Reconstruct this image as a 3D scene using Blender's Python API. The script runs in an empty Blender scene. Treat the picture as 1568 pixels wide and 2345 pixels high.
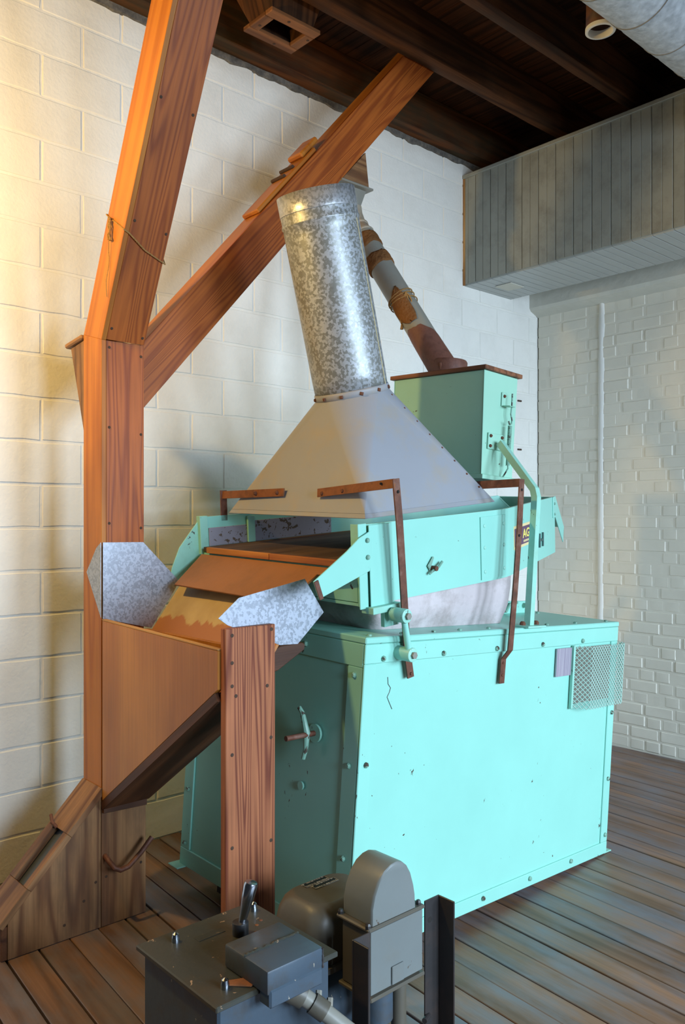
import bpy, bmesh, math, random
from mathutils import Vector, Matrix, noise

random.seed(7)
scene = bpy.context.scene
COL = scene.collection
V = Vector
R = math.radians

# ------------------------------------------------------------------ camera
cam_data = bpy.data.cameras.new('camera')
cam = bpy.data.objects.new('camera', cam_data)
COL.objects.link(cam)
cam.location = (0, 0, 1.65)
cam.rotation_euler = (R(90), 0, R(-42.07))
cam_data.sensor_fit = 'HORIZONTAL'
cam_data.sensor_width = 36
cam_data.lens = 36 * 1895 / 1568
cam_data.shift_y = 14.5 / 1568
cam_data.clip_start = 0.05
scene.camera = cam

# ------------------------------------------------------------------ world, windows, exposure
scene.view_settings.view_transform = 'Standard'
scene.view_settings.look = 'None'
scene.view_settings.gamma = 1
scene.view_settings.use_curve_mapping = False
scene.view_settings.exposure = 0.0

world = bpy.data.worlds.new('world')
scene.world = world
world.use_nodes = True
wbg = world.node_tree.nodes['Background']
wbg.inputs[0].default_value = (0.80, 0.88, 1.0, 1)
wbg.inputs[1].default_value = 0.03


def window_light(x, y, z, w, h, power, col, rot):
    d = bpy.data.lights.new('window_daylight', 'AREA')
    d.shape = 'RECTANGLE'
    d.size, d.size_y = w, h
    d.energy = power
    d.spread = R(112)
    d.color = col
    o = bpy.data.objects.new('window_daylight', d)
    o.location = (x, y, z)
    o.rotation_euler = rot
    COL.objects.link(o)


DAY = (0.64, 0.81, 1.0)
for wx, p in ((0.9, 92), (2.6, 130), (4.5, 120)):                  # three tall windows in the wall behind and right of the camera
    window_light(wx, -3.8, 2.2, 1.1, 1.8, p, DAY, (R(66), 0, 0))      # the sky is above: daylight comes in slanting down

# ------------------------------------------------------------------ helpers


def rgb(r, g, b):
    def f(c):
        c /= 255
        return c / 12.92 if c <= 0.04045 else ((c + 0.055) / 1.055) ** 2.4
    return (f(r), f(g), f(b), 1)


def link(name, me, mat, parent=None, M=None, smooth=False):
    o = bpy.data.objects.new(name, me)
    COL.objects.link(o)
    if mat is not None and not me.materials:
        me.materials.append(mat)
    if parent is not None:
        o.parent = parent
    o.matrix_basis = M if M is not None else Matrix()
    if smooth:
        for p in me.polygons:
            p.use_smooth = True
    return o


def tag(o, label=None, cat=None, group=None, kind=None):
    if label: o['label'] = label
    if cat: o['category'] = cat
    if group: o['group'] = group
    if kind: o['kind'] = kind
    return o


def empty(name, M=None, label=None, cat=None, group=None, kind=None):
    o = bpy.data.objects.new(name, None)
    COL.objects.link(o)
    o.empty_display_size = 0.1
    o.matrix_basis = M if M is not None else Matrix()
    return tag(o, label, cat, group, kind)


def frame(org, x, z):
    """matrix with local x along x and local z as near z as possible"""
    x = V(x).normalized(); z = V(z)
    y = z.cross(x).normalized(); z = x.cross(y)
    m = Matrix((x, y, z)).transposed().to_4x4()
    m.translation = V(org)
    return m


def bm_mesh(bm, name, smooth_angle=None):
    bmesh.ops.recalc_face_normals(bm, faces=bm.faces)
    me = bpy.data.meshes.new(name)
    bm.to_mesh(me)
    bm.free()
    if smooth_angle is not None:
        for p in me.polygons: p.use_smooth = True
        me.set_sharp_from_angle(angle=R(smooth_angle))
    return me


def bevel(bm, w, seg=1):
    if w > 0:
        bmesh.ops.bevel(bm, geom=[e for e in bm.edges], offset=w, segments=seg, affect='EDGES', profile=0.5, clamp_overlap=True)


def plate(name, pts, n, t, mat, parent=None, grain=None, bev=0.0015, seg=1, holes=None):
    """coplanar outline pts (parent's frame) extruded by t along n; local x = grain direction"""
    pts = [V(p) for p in pts]
    n = V(n).normalized()
    g = V(grain) if grain is not None else pts[1] - pts[0]
    g = (g - n * g.dot(n)).normalized()
    c = sum(pts, V()) / len(pts)
    F = frame(c, g, n)
    Fi = F.inverted()
    bm = bmesh.new()
    vs = [bm.verts.new(Fi @ p) for p in pts]
    f = bm.faces.new(vs)
    r = bmesh.ops.extrude_face_region(bm, geom=[f])
    bmesh.ops.translate(bm, vec=(0, 0, t), verts=[v for v in r['geom'] if isinstance(v, bmesh.types.BMVert)])
    bevel(bm, bev, seg)
    return link(name, bm_mesh(bm, name, 40 if seg > 1 else None), mat, parent, F)


def box(name, lo, hi, mat, parent=None, grain=(1, 0, 0), bev=0.0015, seg=1):
    lo, hi = V(lo), V(hi)
    c = (lo + hi) / 2
    s = hi - lo
    g = V(grain)
    ax = max(range(3), key=lambda i: abs(g[i]))
    F = frame(c, [(1, 0, 0), (0, 1, 0), (0, 0, 1)][ax], (0, 0, 1) if ax != 2 else (0, 1, 0))
    L = F.to_3x3().inverted() @ s
    L = V((abs(L.x), abs(L.y), abs(L.z)))
    bm = bmesh.new()
    bmesh.ops.create_cube(bm, size=1)
    bmesh.ops.scale(bm, vec=L, verts=bm.verts)
    bevel(bm, min(bev, min(L) * 0.45), seg)
    return link(name, bm_mesh(bm, name, 40 if seg > 1 else None), mat, parent, F)


def bar(name, p0, p1, w, t, wdir, mat, parent=None, bev=0.0015):
    """straight board from p0 to p1 (centre line), w across wdir, t thick"""
    p0, p1 = V(p0), V(p1)
    x = (p1 - p0)
    L = x.length
    wd = V(wdir)
    zn = x.cross(wd)
    F = frame((p0 + p1) / 2, x, zn)
    bm = bmesh.new()
    bmesh.ops.create_cube(bm, size=1)
    bmesh.ops.scale(bm, vec=(L, w, t), verts=bm.verts)
    bevel(bm, bev)
    return link(name, bm_mesh(bm, name), mat, parent, F)


def ring_pts(c, ax, r, seg, ref=None, phase=0.0):
    ax = V(ax).normalized()
    ref = V(ref) if ref is not None else (V((0, 0, 1)) if abs(ax.z) < 0.9 else V((1, 0, 0)))
    u = ref - ax * ref.dot(ax)
    u.normalize()
    w = ax.cross(u)
    return [V(c) + (u * math.cos(2 * math.pi * i / seg + phase) + w * math.sin(2 * math.pi * i / seg + phase)) * r for i in range(seg)]


def loft_bm(bm, rings, cap0=True, cap1=True, closed=True):
    vr = [[bm.verts.new(p) for p in ring] for ring in rings]
    n = len(vr[0])
    for a, b in zip(vr, vr[1:]):
        for i in range(n if closed else n - 1):
            j = (i + 1) % n
            bm.faces.new((a[i], a[j], b[j], b[i]))
    if cap0: bm.faces.new(vr[0])
    if cap1: bm.faces.new(list(reversed(vr[-1])))
    return vr


def tube(name, path, r, mat, parent=None, seg=12, caps=True, phase=0.0, smooth=True, ref=None):
    """tube along a path; r a number or one per point"""
    P = [V(p) for p in path]
    rs = r if isinstance(r, (list, tuple)) else [r] * len(P)
    bm = bmesh.new()
    rings = []
    u = None
    for i, p in enumerate(P):
        if i == 0: t = (P[1] - P[0]).normalized()
        elif i == len(P) - 1: t = (P[-1] - P[-2]).normalized()
        else:
            t = ((P[i] - P[i - 1]).normalized() + (P[i + 1] - P[i]).normalized()).normalized()
        if u is None:
            u = V(ref) if ref is not None else (V((0, 0, 1)) if abs(t.z) < 0.9 else V((1, 0, 0)))
        u = (u - t * u.dot(t)).normalized()
        w = t.cross(u)
        rings.append([p + (u * math.cos(2 * math.pi * k / seg + phase) + w * math.sin(2 * math.pi * k / seg + phase)) * rs[i] for k in range(seg)])
    loft_bm(bm, rings, caps, caps)
    return link(name, bm_mesh(bm, name, 35 if smooth else None), mat, parent)


def cyl(name, p0, p1, r, mat, parent=None, seg=16, r1=None, bev=0.0):
    p0, p1 = V(p0), V(p1)
    r1 = r if r1 is None else r1
    d = (p1 - p0)
    L = d.length
    F = frame(p0, d, (0, 0, 1) if abs(d.normalized().z) < 0.9 else (1, 0, 0))
    bm = bmesh.new()
    st = [(0, r), (L, r1)]
    if bev:
        st = [(0, r), (L - bev, r1), (L - bev * 0.3, r1 - bev * 0.3), (L, r1 - bev)]
    rings = [[V((x, rr * math.cos(2 * math.pi * k / seg), rr * math.sin(2 * math.pi * k / seg))) for k in range(seg)] for x, rr in st]
    loft_bm(bm, rings)
    return link(name, bm_mesh(bm, name, 35), mat, parent, F)


_bolt = {}


def bolt(name, p, n, mat, parent, r=0.008, h=0.007, seg=8):
    """small screw or bolt head; meshes are shared"""
    key = (name, r, h, seg, mat.name)
    if key not in _bolt:
        bm = bmesh.new()
        rings = [[V((rr * math.cos(2 * math.pi * k / seg), rr * math.sin(2 * math.pi * k / seg), z)) for k in range(seg)]
                 for z, rr in ((-0.004, r), (h * 0.55, r), (h, r * 0.6))]
        loft_bm(bm, rings)
        me = bm_mesh(bm, name)
        me.materials.append(mat)
        _bolt[key] = me
    n = V(n)
    x = n.orthogonal()
    return link(name, _bolt[key], None, parent, frame(p, x, n))


# ------------------------------------------------------------------ materials
class NT:
    def __init__(s, name):
        s.m = bpy.data.materials.new(name)
        s.m.use_nodes = True
        s.t = s.m.node_tree
        s.b = s.t.nodes['Principled BSDF']
        s.tc = None

    def node(s, typ, **kw):
        n = s.t.nodes.new(typ)
        for k, v in kw.items(): setattr(n, k, v)
        return n

    def put(s, sock, v):
        if isinstance(v, bpy.types.NodeSocket): s.t.links.new(v, sock)
        elif v is not None: sock.default_value = v

    def obj(s, rnd=True):
        tc = s.node('ShaderNodeTexCoord')
        if not rnd: return tc.outputs['Object']
        oi = s.node('ShaderNodeObjectInfo')
        mu = s.node('ShaderNodeMath', operation='MULTIPLY')
        s.put(mu.inputs[0], oi.outputs['Random']); mu.inputs[1].default_value = 37.0
        ad = s.node('ShaderNodeVectorMath', operation='ADD')
        s.put(ad.inputs[0], tc.outputs['Object']); s.put(ad.inputs[1], mu.outputs[0])
        return ad.outputs[0]

    def scale(s, vec, sc):
        n = s.node('ShaderNodeVectorMath', operation='MULTIPLY')
        s.put(n.inputs[0], vec); n.inputs[1].default_value = sc
        return n.outputs[0]

    def noise(s, vec, sc=5.0, det=3.0, rough=0.5, dist=0.0):
        n = s.node('ShaderNodeTexNoise')
        s.put(n.inputs['Vector'], vec)
        n.inputs['Scale'].default_value = sc; n.inputs['Detail'].default_value = det
        n.inputs['Roughness'].default_value = rough; n.inputs['Distortion'].default_value = dist
        return n.outputs['Fac']

    def voro(s, vec, sc, feature='F1', out='Distance'):
        n = s.node('ShaderNodeTexVoronoi', feature=feature)
        s.put(n.inputs['Vector'], vec); n.inputs['Scale'].default_value = sc
        return n.outputs[out]

    def math(s, op, a, b=None, clamp=False):
        n = s.node('ShaderNodeMath', operation=op, use_clamp=clamp)
        s.put(n.inputs[0], a)
        if b is not None: s.put(n.inputs[1], b)
        return n.outputs[0]

    def ramp(s, fac, stops, interp='LINEAR'):
        n = s.node('ShaderNodeValToRGB')
        n.color_ramp.interpolation = interp
        e = n.color_ramp.elements
        while len(e) < len(stops): e.new(0.5)
        for i, (p, c) in enumerate(stops):
            e[i].position = p
            e[i].color = c if not isinstance(c, (int, float)) else (c, c, c, 1)
        s.put(n.inputs[0], fac)
        return n.outputs[0]

    def mix(s, fac, a, b, mode='MIX'):
        n = s.node('ShaderNodeMix', data_type='RGBA', blend_type=mode)
        s.put(n.inputs[0], fac); s.put(n.inputs[6], a); s.put(n.inputs[7], b)
        return n.outputs[2]

    def bump(s, h, strength=0.3, dist=0.01):
        n = s.node('ShaderNodeBump')
        n.inputs['Strength'].default_value = strength; n.inputs['Distance'].default_value = dist
        s.put(n.inputs['Height'], h)
        s.put(s.b.inputs['Normal'], n.outputs[0])

    def set(s, **kw):
        for k, v in kw.items():
            s.put(s.b.inputs[{'color': 'Base Color', 'rough': 'Roughness', 'metal': 'Metallic', 'spec': 'Specular IOR Level', 'coat': 'Coat Weight'}[k]], v)
        return s.m


def wood(name, light, dark, rings=14.0, across=5.0, along=0.5, fiber=0.35, rough=0.5, spec=0.35, dirt_or_sheen=None, dirt_or_sheen_amt=0.5, coat=0.0, wide=0.5, vary=0.0):
    s = NT(name)
    o = s.obj()
    g = s.noise(s.scale(o, (along, across, across)), 1.0, 2.0, 0.45, 0.15)
    r = s.math('SINE', s.math('MULTIPLY', g, rings * 6.28))
    r = s.math('MULTIPLY_ADD', r, 0.5); s.t.nodes[-1].inputs[2].default_value = 0.5
    r = s.math('POWER', r, 1.6)
    col = s.ramp(r, ((0.0, light), (wide, tuple(light[i] * 0.55 + dark[i] * 0.45 for i in range(3)) + (1,)), (1.0, dark)))
    fb = s.noise(s.scale(o, (3, 110, 110)), 1.0, 3.0, 0.6)
    col = s.mix(fiber, col, s.ramp(fb, ((0.3, 0.25), (0.7, 1.0))), 'MULTIPLY')
    bl = s.noise(o, 2.3, 3.0)
    col = s.mix(0.45, col, s.ramp(bl, ((0.3, 0.55), (0.7, 1.15))), 'MULTIPLY')
    if vary:
        oi = s.node('ShaderNodeObjectInfo')
        col = s.mix(1.0, col, s.ramp(oi.outputs['Random'], ((0.0, 1.0 - vary), (1.0, 1.0 + vary * 0.3))), 'MULTIPLY')
    if dirt_or_sheen is not None:
        dn = s.noise(s.scale(o, (1.0, 3.0, 3.0)), 2.0, 5.0, 0.65)
        f = s.ramp(dn, ((0.5 - 0.15 * dirt_or_sheen_amt, 0.0), (0.85 - 0.3 * dirt_or_sheen_amt, 1.0)))
        col = s.mix(s.math('MULTIPLY', f, min(1.0, dirt_or_sheen_amt + 0.2)), col, dirt_or_sheen)
    s.bump(s.math('ADD', s.math('MULTIPLY', r, 0.35), fb), 0.12, 0.004)
    return s.set(color=col, rough=rough, spec=spec, coat=coat)


def paint(name, base, dark=None, rough=0.4, chip=0.0, chipcol=None, var=0.12, bumpy=0.05, grime=None, spec=0.4, bscale=40.0):
    s = NT(name)
    o = s.obj()
    n1 = s.noise(o, 2.2, 4.0, 0.6)
    col = s.mix(1.0, base, s.ramp(n1, ((0.25, 1.0 - var), (0.75, 1.0 + var * 0.4))), 'MULTIPLY')
    if grime is not None:
        n3 = s.noise(o, 5.0, 5.0, 0.7)
        col = s.mix(s.math('MULTIPLY', s.ramp(n3, ((0.48, 0.0), (0.75, 1.0))), grime[1]), col, grime[0])
    if chip > 0:
        n2 = s.noise(s.scale(o, (1.0, 1.0, 0.7)), 42.0, 4.0, 0.6, 0.4)
        m2 = s.noise(o, 4.0, 1.0)
        f = s.ramp(s.math('MULTIPLY_ADD', m2, 0.35), ((0.0, 0.0), (1.0, 1.0)))
        f = s.math('ADD', n2, s.math('MULTIPLY', m2, 0.30))
        th = 0.96 - chip * 0.12
        f = s.ramp(f, ((th, 0.0), (th + 0.012, 1.0)))
        col = s.mix(f, col, chipcol or rgb(70, 62, 52))
    s.bump(s.noise(o, bscale, 3.0), bumpy, 0.01)
    return s.set(color=col, rough=rough, spec=spec)


def galvanised(name, a, b, sc=48.0, rough=0.38, contrast=1.0, metal=0.8, scx=(1, 1, 1)):
    s = NT(name)
    o = s.obj()
    w = s.noise(o, sc * 0.8, 2.0)
    ws = s.node('ShaderNodeVectorMath', operation='MULTIPLY_ADD')
    ws.inputs[1].default_value = (0.012, 0.012, 0.012)
    wc = s.t.nodes.new('ShaderNodeTexNoise'); wc.inputs['Scale'].default_value = sc * 1.6
    s.put(wc.inputs['Vector'], o); s.put(ws.inputs[0], wc.outputs['Color']); s.put(ws.inputs[2], s.scale(o, scx))
    c = s.voro(ws.outputs[0], sc, 'F1', 'Color')
    bw = s.node('ShaderNodeRGBToBW'); s.put(bw.inputs[0], c)
    v = bw.outputs[0]
    big = s.noise(o, 4.0, 3.0)
    v2 = s.math('ADD', v, s.math('MULTIPLY', s.math('SUBTRACT', big, 0.5), 0.5))
    f = s.ramp(v2, ((0.42, 0.0), (0.56, 1.0)))
    col = s.mix(f, a, b)
    s.set(color=col, rough=s.math('MULTIPLY_ADD', v, 0.22), metal=metal)
    s.t.nodes[-1].inputs[2].default_value = rough - 0.1
    return s.m


def rust(name, a, b, c, rough=0.8, metal=0.1, sc=14.0):
    s = NT(name)
    o = s.obj()
    n = s.noise(o, sc, 6.0, 0.65)
    col = s.ramp(n, ((0.3, a), (0.52, b), (0.72, c)))
    s.bump(s.noise(o, 90.0, 4.0), 0.25, 0.003)
    return s.set(color=col, rough=rough, metal=metal)


M_BLOCK = paint('block_paint', rgb(240, 238, 230), rough=0.75, var=0.06, bumpy=0.22, spec=0.2, bscale=60, chip=0.0, grime=(rgb(206, 202, 190), 0.25))
M_MORTAR = paint('mortar_paint', rgb(236, 234, 226), rough=0.85, var=0.06, bumpy=0.45, spec=0.1, bscale=30)
M_BRICK = paint('brick_paint', rgb(226, 221, 206), rough=0.6, var=0.08, bumpy=0.12, spec=0.3, bscale=25, chip=0.0)
M_PLASTER = paint('plaster', rgb(208, 206, 194), rough=0.7, var=0.12, bumpy=0.5, bscale=14, spec=0.2)
M_SEAM = paint('plaster_seam', rgb(222, 220, 212), rough=0.6, var=0.05, bumpy=0.3, bscale=20, spec=0.2)
M_BULK = paint('bulkhead_paint', rgb(158, 159, 148), rough=0.34, var=0.16, bumpy=0.04, spec=0.45, grime=(rgb(96, 90, 78), 0.5))
M_BULKU = paint('bulkhead_under_paint', rgb(176, 180, 178), rough=0.4, var=0.1, bumpy=0.04, spec=0.4)
M_ROUGHM = rust('rough_mortar', rgb(70, 68, 66), rgb(100, 97, 92), rgb(128, 122, 112), sc=30, metal=0)
M_FLOOR = wood('floor_wood', rgb(146, 108, 82), rgb(118, 86, 64), rings=5, across=6, along=0.3, fiber=0.3, rough=0.45, spec=0.45, dirt_or_sheen=rgb(110, 112, 120), dirt_or_sheen_amt=0.6, vary=0.28)  # patches mix dirt with a bluish tone imitating sky reflection on the boards
M_GAP = paint('floor_gap', rgb(22, 17, 13), rough=0.95, var=0.1, spec=0.05)
M_JOIST = wood('joist_wood', rgb(104, 66, 40), rgb(66, 40, 25), rings=6, across=7, along=0.4, fiber=0.5, rough=0.75, spec=0.15, dirt_or_sheen=rgb(52, 44, 36), dirt_or_sheen_amt=0.5)
M_CEIL = wood('ceiling_wood', rgb(74, 44, 27), rgb(48, 29, 18), rings=7, across=8, along=0.4, fiber=0.5, rough=0.8, spec=0.1, dirt_or_sheen=rgb(30, 25, 20), dirt_or_sheen_amt=0.4)
M_WBEAM = wood('wall_beam_wood', rgb(112, 66, 34), rgb(72, 42, 24), rings=6, across=7, along=0.4, fiber=0.4, rough=0.75, spec=0.15, dirt_or_sheen=rgb(62, 58, 44), dirt_or_sheen_amt=0.6)
M_DUCT = wood('duct_pine', rgb(180, 96, 36), rgb(146, 70, 24), rings=26, across=6.5, along=0.34, fiber=0.3, rough=0.5, spec=0.3)
M_DUCT2 = wood('duct_pine_plain', rgb(192, 120, 44), rgb(172, 100, 34), rings=7, across=5, along=0.3, fiber=0.25, rough=0.5, spec=0.3)
M_BOOT = wood('boot_wood', rgb(168, 122, 80), rgb(124, 82, 52), rings=9, across=5, along=0.5, fiber=0.4, rough=0.55, spec=0.3, dirt_or_sheen=rgb(62, 50, 40), dirt_or_sheen_amt=0.45)
M_POST = wood('post_wood', rgb(172, 106, 70), rgb(118, 60, 40), rings=22, across=7.5, along=0.25, fiber=0.35, rough=0.6, spec=0.25, wide=0.55)
M_PLY = wood('plywood', rgb(194, 130, 54), rgb(178, 112, 42), rings=3, across=3, along=0.5, fiber=0.25, rough=0.42, spec=0.4)
M_PLYEDGE = wood('plywood_edge', rgb(206, 158, 96), rgb(170, 116, 62), rings=4, across=8, along=0.5, fiber=0.4, rough=0.6)
M_DARKWOOD = wood('dark_wood', rgb(112, 70, 42), rgb(78, 46, 28), rings=5, across=5, along=0.5, fiber=0.4, rough=0.55)
M_LIP = paint('brown_board', rgb(158, 104, 58), rough=0.5, var=0.14, bumpy=0.1, grime=(rgb(84, 66, 40), 0.35), spec=0.3)
M_LIDWOOD = wood('lid_wood', rgb(156, 100, 66), rgb(110, 66, 42), rings=6, across=10, along=0.5, fiber=0.4, rough=0.6)
M_MINT = paint('mint_paint', rgb(142, 206, 190), rough=0.36, var=0.07, bumpy=0.03, chip=0.72, spec=0.45)
M_MINT2 = paint('mint_paint_worn', rgb(148, 206, 188), rough=0.42, var=0.1, bumpy=0.05, chip=1.0, spec=0.4, grime=(rgb(120, 150, 120), 0.4))
M_MESH = paint('mesh_paint', rgb(176, 206, 192), rough=0.45, var=0.2)
M_HOPPER = paint('hopper_paint', rgb(156, 206, 182), rough=0.42, var=0.09, bumpy=0.04, chip=0.5, spec=0.4)
M_BOLTMINT = paint('bolt_mint', rgb(126, 170, 150), rough=0.45, var=0.3, chip=2.0, spec=0.5)
M_RUST = rust('rusty_strap', rgb(74, 46, 34), rgb(104, 62, 44), rgb(124, 92, 78), rough=0.6, metal=0.2, sc=20)
M_RUSTO = rust('orange_rust', rgb(104, 58, 28), rgb(134, 80, 42), rgb(92, 56, 32), rough=0.7, metal=0.1)
M_RUSTBOLT = rust('rust_bolt', rgb(70, 42, 28), rgb(110, 66, 44), rgb(60, 44, 36), sc=80)
M_GALV = galvanised('galvanised_pipe', rgb(132, 134, 130), rgb(168, 172, 176), sc=105, rough=0.42, metal=0.4)
M_GALVF = galvanised('galvanised_flap', rgb(144, 150, 160), rgb(168, 174, 186), sc=125, rough=0.45, metal=0.5)
M_BAND = galvanised('plain_galvanised', rgb(164, 166, 166), rgb(188, 190, 194), sc=120, rough=0.36, metal=0.55)
M_HOOD = paint('hood_sheet', rgb(152, 154, 160), rough=0.5, var=0.07, bumpy=0.05, spec=0.4, grime=(rgb(176, 150, 96), 0.4), bscale=8)
M_CANVAS = paint('canvas', rgb(196, 184, 184), rough=0.9, var=0.25, bumpy=0.35, bscale=35, spec=0.1, grime=(rgb(120, 106, 96), 0.7))
M_INNER = paint('inner_sheet', rgb(150, 146, 156), rough=0.5, var=0.2, chip=1.6, chipcol=rgb(88, 70, 52), spec=0.4)
M_DECK = wood('deck_wood', rgb(112, 84, 62), rgb(84, 60, 44), rings=4, across=6, along=0.5, fiber=0.4, rough=0.7, dirt_or_sheen=rgb(70, 62, 58), dirt_or_sheen_amt=0.5)
M_DECKEDGE = wood('deck_edge_wood', rgb(204, 134, 58), rgb(170, 98, 40), rings=5, across=9, along=0.5, fiber=0.4, rough=0.55)
M_PVC = paint('grey_pipe', rgb(136, 134, 124), rough=0.4, var=0.12, bumpy=0.03, grime=(rgb(128, 100, 74), 0.35))
M_PVCW = paint('white_pipe', rgb(164, 154, 136), rough=0.6, var=0.2, bumpy=0.2, grime=(rgb(130, 96, 66), 0.7))
M_RAG = paint('burlap_wrap', rgb(128, 88, 54), rough=0.95, var=0.35, bumpy=0.8, bscale=70, spec=0.05, grime=(rgb(78, 48, 28), 0.7))
M_CLAY = rust('brown_socket', rgb(92, 56, 44), rgb(112, 72, 58), rgb(84, 50, 40), rough=0.6, metal=0)
M_ROPE = paint('twine', rgb(172, 134, 84), rough=0.95, var=0.3, bumpy=0.8, bscale=200, spec=0.05)
M_STEEL = paint('dark_steel', rgb(48, 46, 46), rough=0.42, var=0.3, bumpy=0.08, spec=0.5, grime=(rgb(78, 60, 50), 0.5))
M_CTRL = paint('blue_grey_paint', rgb(66, 80, 92), rough=0.4, var=0.2, bumpy=0.08, chip=0.9, chipcol=rgb(170, 160, 140), grime=(rgb(70, 60, 44), 0.8))  # base darkened to stand in for the shade in the foreground
M_CTRLTOP = paint('shaded_oily_plate', rgb(62, 64, 58), rough=0.38, var=0.25, bumpy=0.08, chip=1.0, chipcol=rgb(160, 130, 100), grime=(rgb(72, 58, 36), 0.8))  # oily plate, its dark base also imitating the foreground shade
M_GREY = paint('grey_housing', rgb(90, 86, 76), rough=0.42, var=0.15, bumpy=0.06, chip=0.5, chipcol=rgb(92, 78, 64), grime=(rgb(96, 82, 58), 0.55))  # grey lowered so the colour itself carries the shade there
M_GREYP = paint('pale_grey_plate', rgb(112, 118, 116), rough=0.42, var=0.12, bumpy=0.05, chip=0.8, chipcol=rgb(84, 72, 62), grime=(rgb(112, 102, 86), 0.35))  # plate grey darkened too, shade put into the colour
M_CHROME = NT('lever_steel').set(color=(0.42, 0.46, 0.52, 1), metal=1.0, rough=0.22)
M_BLACK = NT('black_hub').set(color=(0.02, 0.02, 0.022, 1), rough=0.4)
M_HOLE = NT('dark_hole').set(color=(0.012, 0.010, 0.008, 1), rough=0.9)
M_SCREW = rust('dark_screw', rgb(58, 40, 28), rgb(74, 52, 36), rgb(44, 32, 24), sc=60)
M_FOIL = None
s_ = NT('silver_duct'); o_ = s_.obj(False)
s_.bump(s_.noise(o_, 60.0, 4.0), 0.2, 0.01)
M_FOIL = s_.set(color=s_.ramp(s_.noise(o_, 30.0, 3.0), ((0.3, rgb(168, 174, 180)), (0.7, rgb(206, 212, 218)))), rough=0.42, metal=0.35)
M_FOILSEAM = paint('duct_seam', rgb(120, 122, 122), rough=0.5)
M_METALGREY = paint('grey_slide', rgb(82, 90, 98), rough=0.38, var=0.2, spec=0.5)
M_PURPLE = NT('purple_sticker').set(color=rgb(92, 62, 92), rough=0.4)
M_YELLOW = NT('yellow_print').set(color=rgb(236, 220, 110), rough=0.4)
M_CREAM = NT('cream_border').set(color=rgb(224, 204, 150), rough=0.45)
M_MARK = NT('dark_mark').set(color=rgb(52, 84, 80), rough=0.45)


def stained_board(name):
    """dusty tan board, bare brown below an uneven tide line"""
    s = NT(name); o = s.obj(False)
    sp = s.node('ShaderNodeSeparateXYZ'); s.put(sp.inputs[0], o)
    n = s.noise(s.scale(o, (9, 1.5, 1)), 1.0, 4.0, 0.6)
    e = s.math('ADD', sp.outputs['Y'], s.math('MULTIPLY', s.math('SUBTRACT', n, 0.5), 0.16))
    f = s.ramp(s.math('ADD', e, 0.5), ((0.455, 0.0), (0.463, 1.0)))
    st = s.ramp(s.noise(o, 8.0, 4.0), ((0.3, rgb(176, 148, 96)), (0.7, rgb(196, 172, 120))))
    return s.set(color=s.mix(f, rgb(172, 112, 58), st), rough=0.5)


M_STAIN = stained_board('stained_board')


def printed_plate(name, bg, fg, sx, sy):
    """flat print: rows of tiny illegible type"""
    s = NT(name); o = s.obj(False)
    sp = s.node('ShaderNodeSeparateXYZ'); s.put(sp.inputs[0], o)
    row = s.math('FRACT', s.math('MULTIPLY', sp.outputs['Y'], sy))
    band = s.math('MULTIPLY', s.math('GREATER_THAN', row, 0.35), s.math('LESS_THAN', row, 0.8))
    n = s.noise(s.scale(o, (sx, sy * 0.7, 1)), 1.0, 1.0)
    f = s.math('MULTIPLY', band, s.math('GREATER_THAN', n, 0.5))
    return s.set(color=s.mix(f, bg, fg), rough=0.4)


M_DATA = printed_plate('data_plate_print', rgb(166, 160, 168), rgb(132, 122, 138), 400, 90)
M_NAMEP = printed_plate('name_plate_print', rgb(26, 27, 30), rgb(170, 172, 172), 330, 50)

# ================================================================== THE ROOM
YW, XW = 3.81, 5.5           # block wall plane and brick wall plane

# ---- floor
floor = link('floor', None or bpy.data.meshes.new('floor'), None)
bm = bmesh.new()
bmesh.ops.create_cube(bm, size=1, matrix=Matrix.Translation((2.6, 1.0, -0.062)) @ Matrix.Diagonal((6.4, 5.9, 0.08, 1)))
bm.to_mesh(floor.data); bm.free(); floor.data.materials.append(M_GAP)
tag(floor, kind='structure', label='worn grey-brown plank floor')


def clip(poly, f):
    out = []
    for i, p in enumerate(poly):
        q = poly[(i + 1) % len(poly)]
        fp, fq = f(p), f(q)
        if fp >= 0: out.append(p)
        if (fp >= 0) != (fq >= 0):
            t = fp / (fp - fq)
            out.append(p + (q - p) * t)
    return out


TILT = 0.078
for k in range(-29, 27):
    a = 2.640 + 0.121 * k + random.uniform(-0.002, 0.002)
    b = a + 0.121 - random.uniform(0.004, 0.0085)
    q = []
    for x, y in ((a, -1.9), (b, -1.9), (b, YW), (a, YW)):
        q.append(V((x + (y - 2.17) * TILT, y, 0)))
    q = clip(q, lambda p: XW - 0.004 - p.x)
    q = clip(q, lambda p: p.x + 0.55)
    if len(q) < 3: continue
    dz = random.uniform(-0.0022, 0.0)
    q = [p + V((0, 0, dz)) for p in q]
    plate('plank', list(reversed(q)), (0, 0, -1), 0.022, M_FLOOR, floor, grain=(TILT, 1, 0), bev=0.0022)

# ---- block wall on the left
wall = link('wall_left', bpy.data.meshes.new('wall_left'), None)
bm = bmesh.new()
bmesh.ops.create_cube(bm, size=1, matrix=Matrix.Translation((2.5, YW + 0.0838, 2.1)) @ Matrix.Diagonal((6.2, 0.16, 4.44, 1)))
bm.to_mesh(wall.data); bm.free(); wall.data.materials.append(M_MORTAR)
tag(wall, kind='structure', label='white painted concrete block wall')


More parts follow.
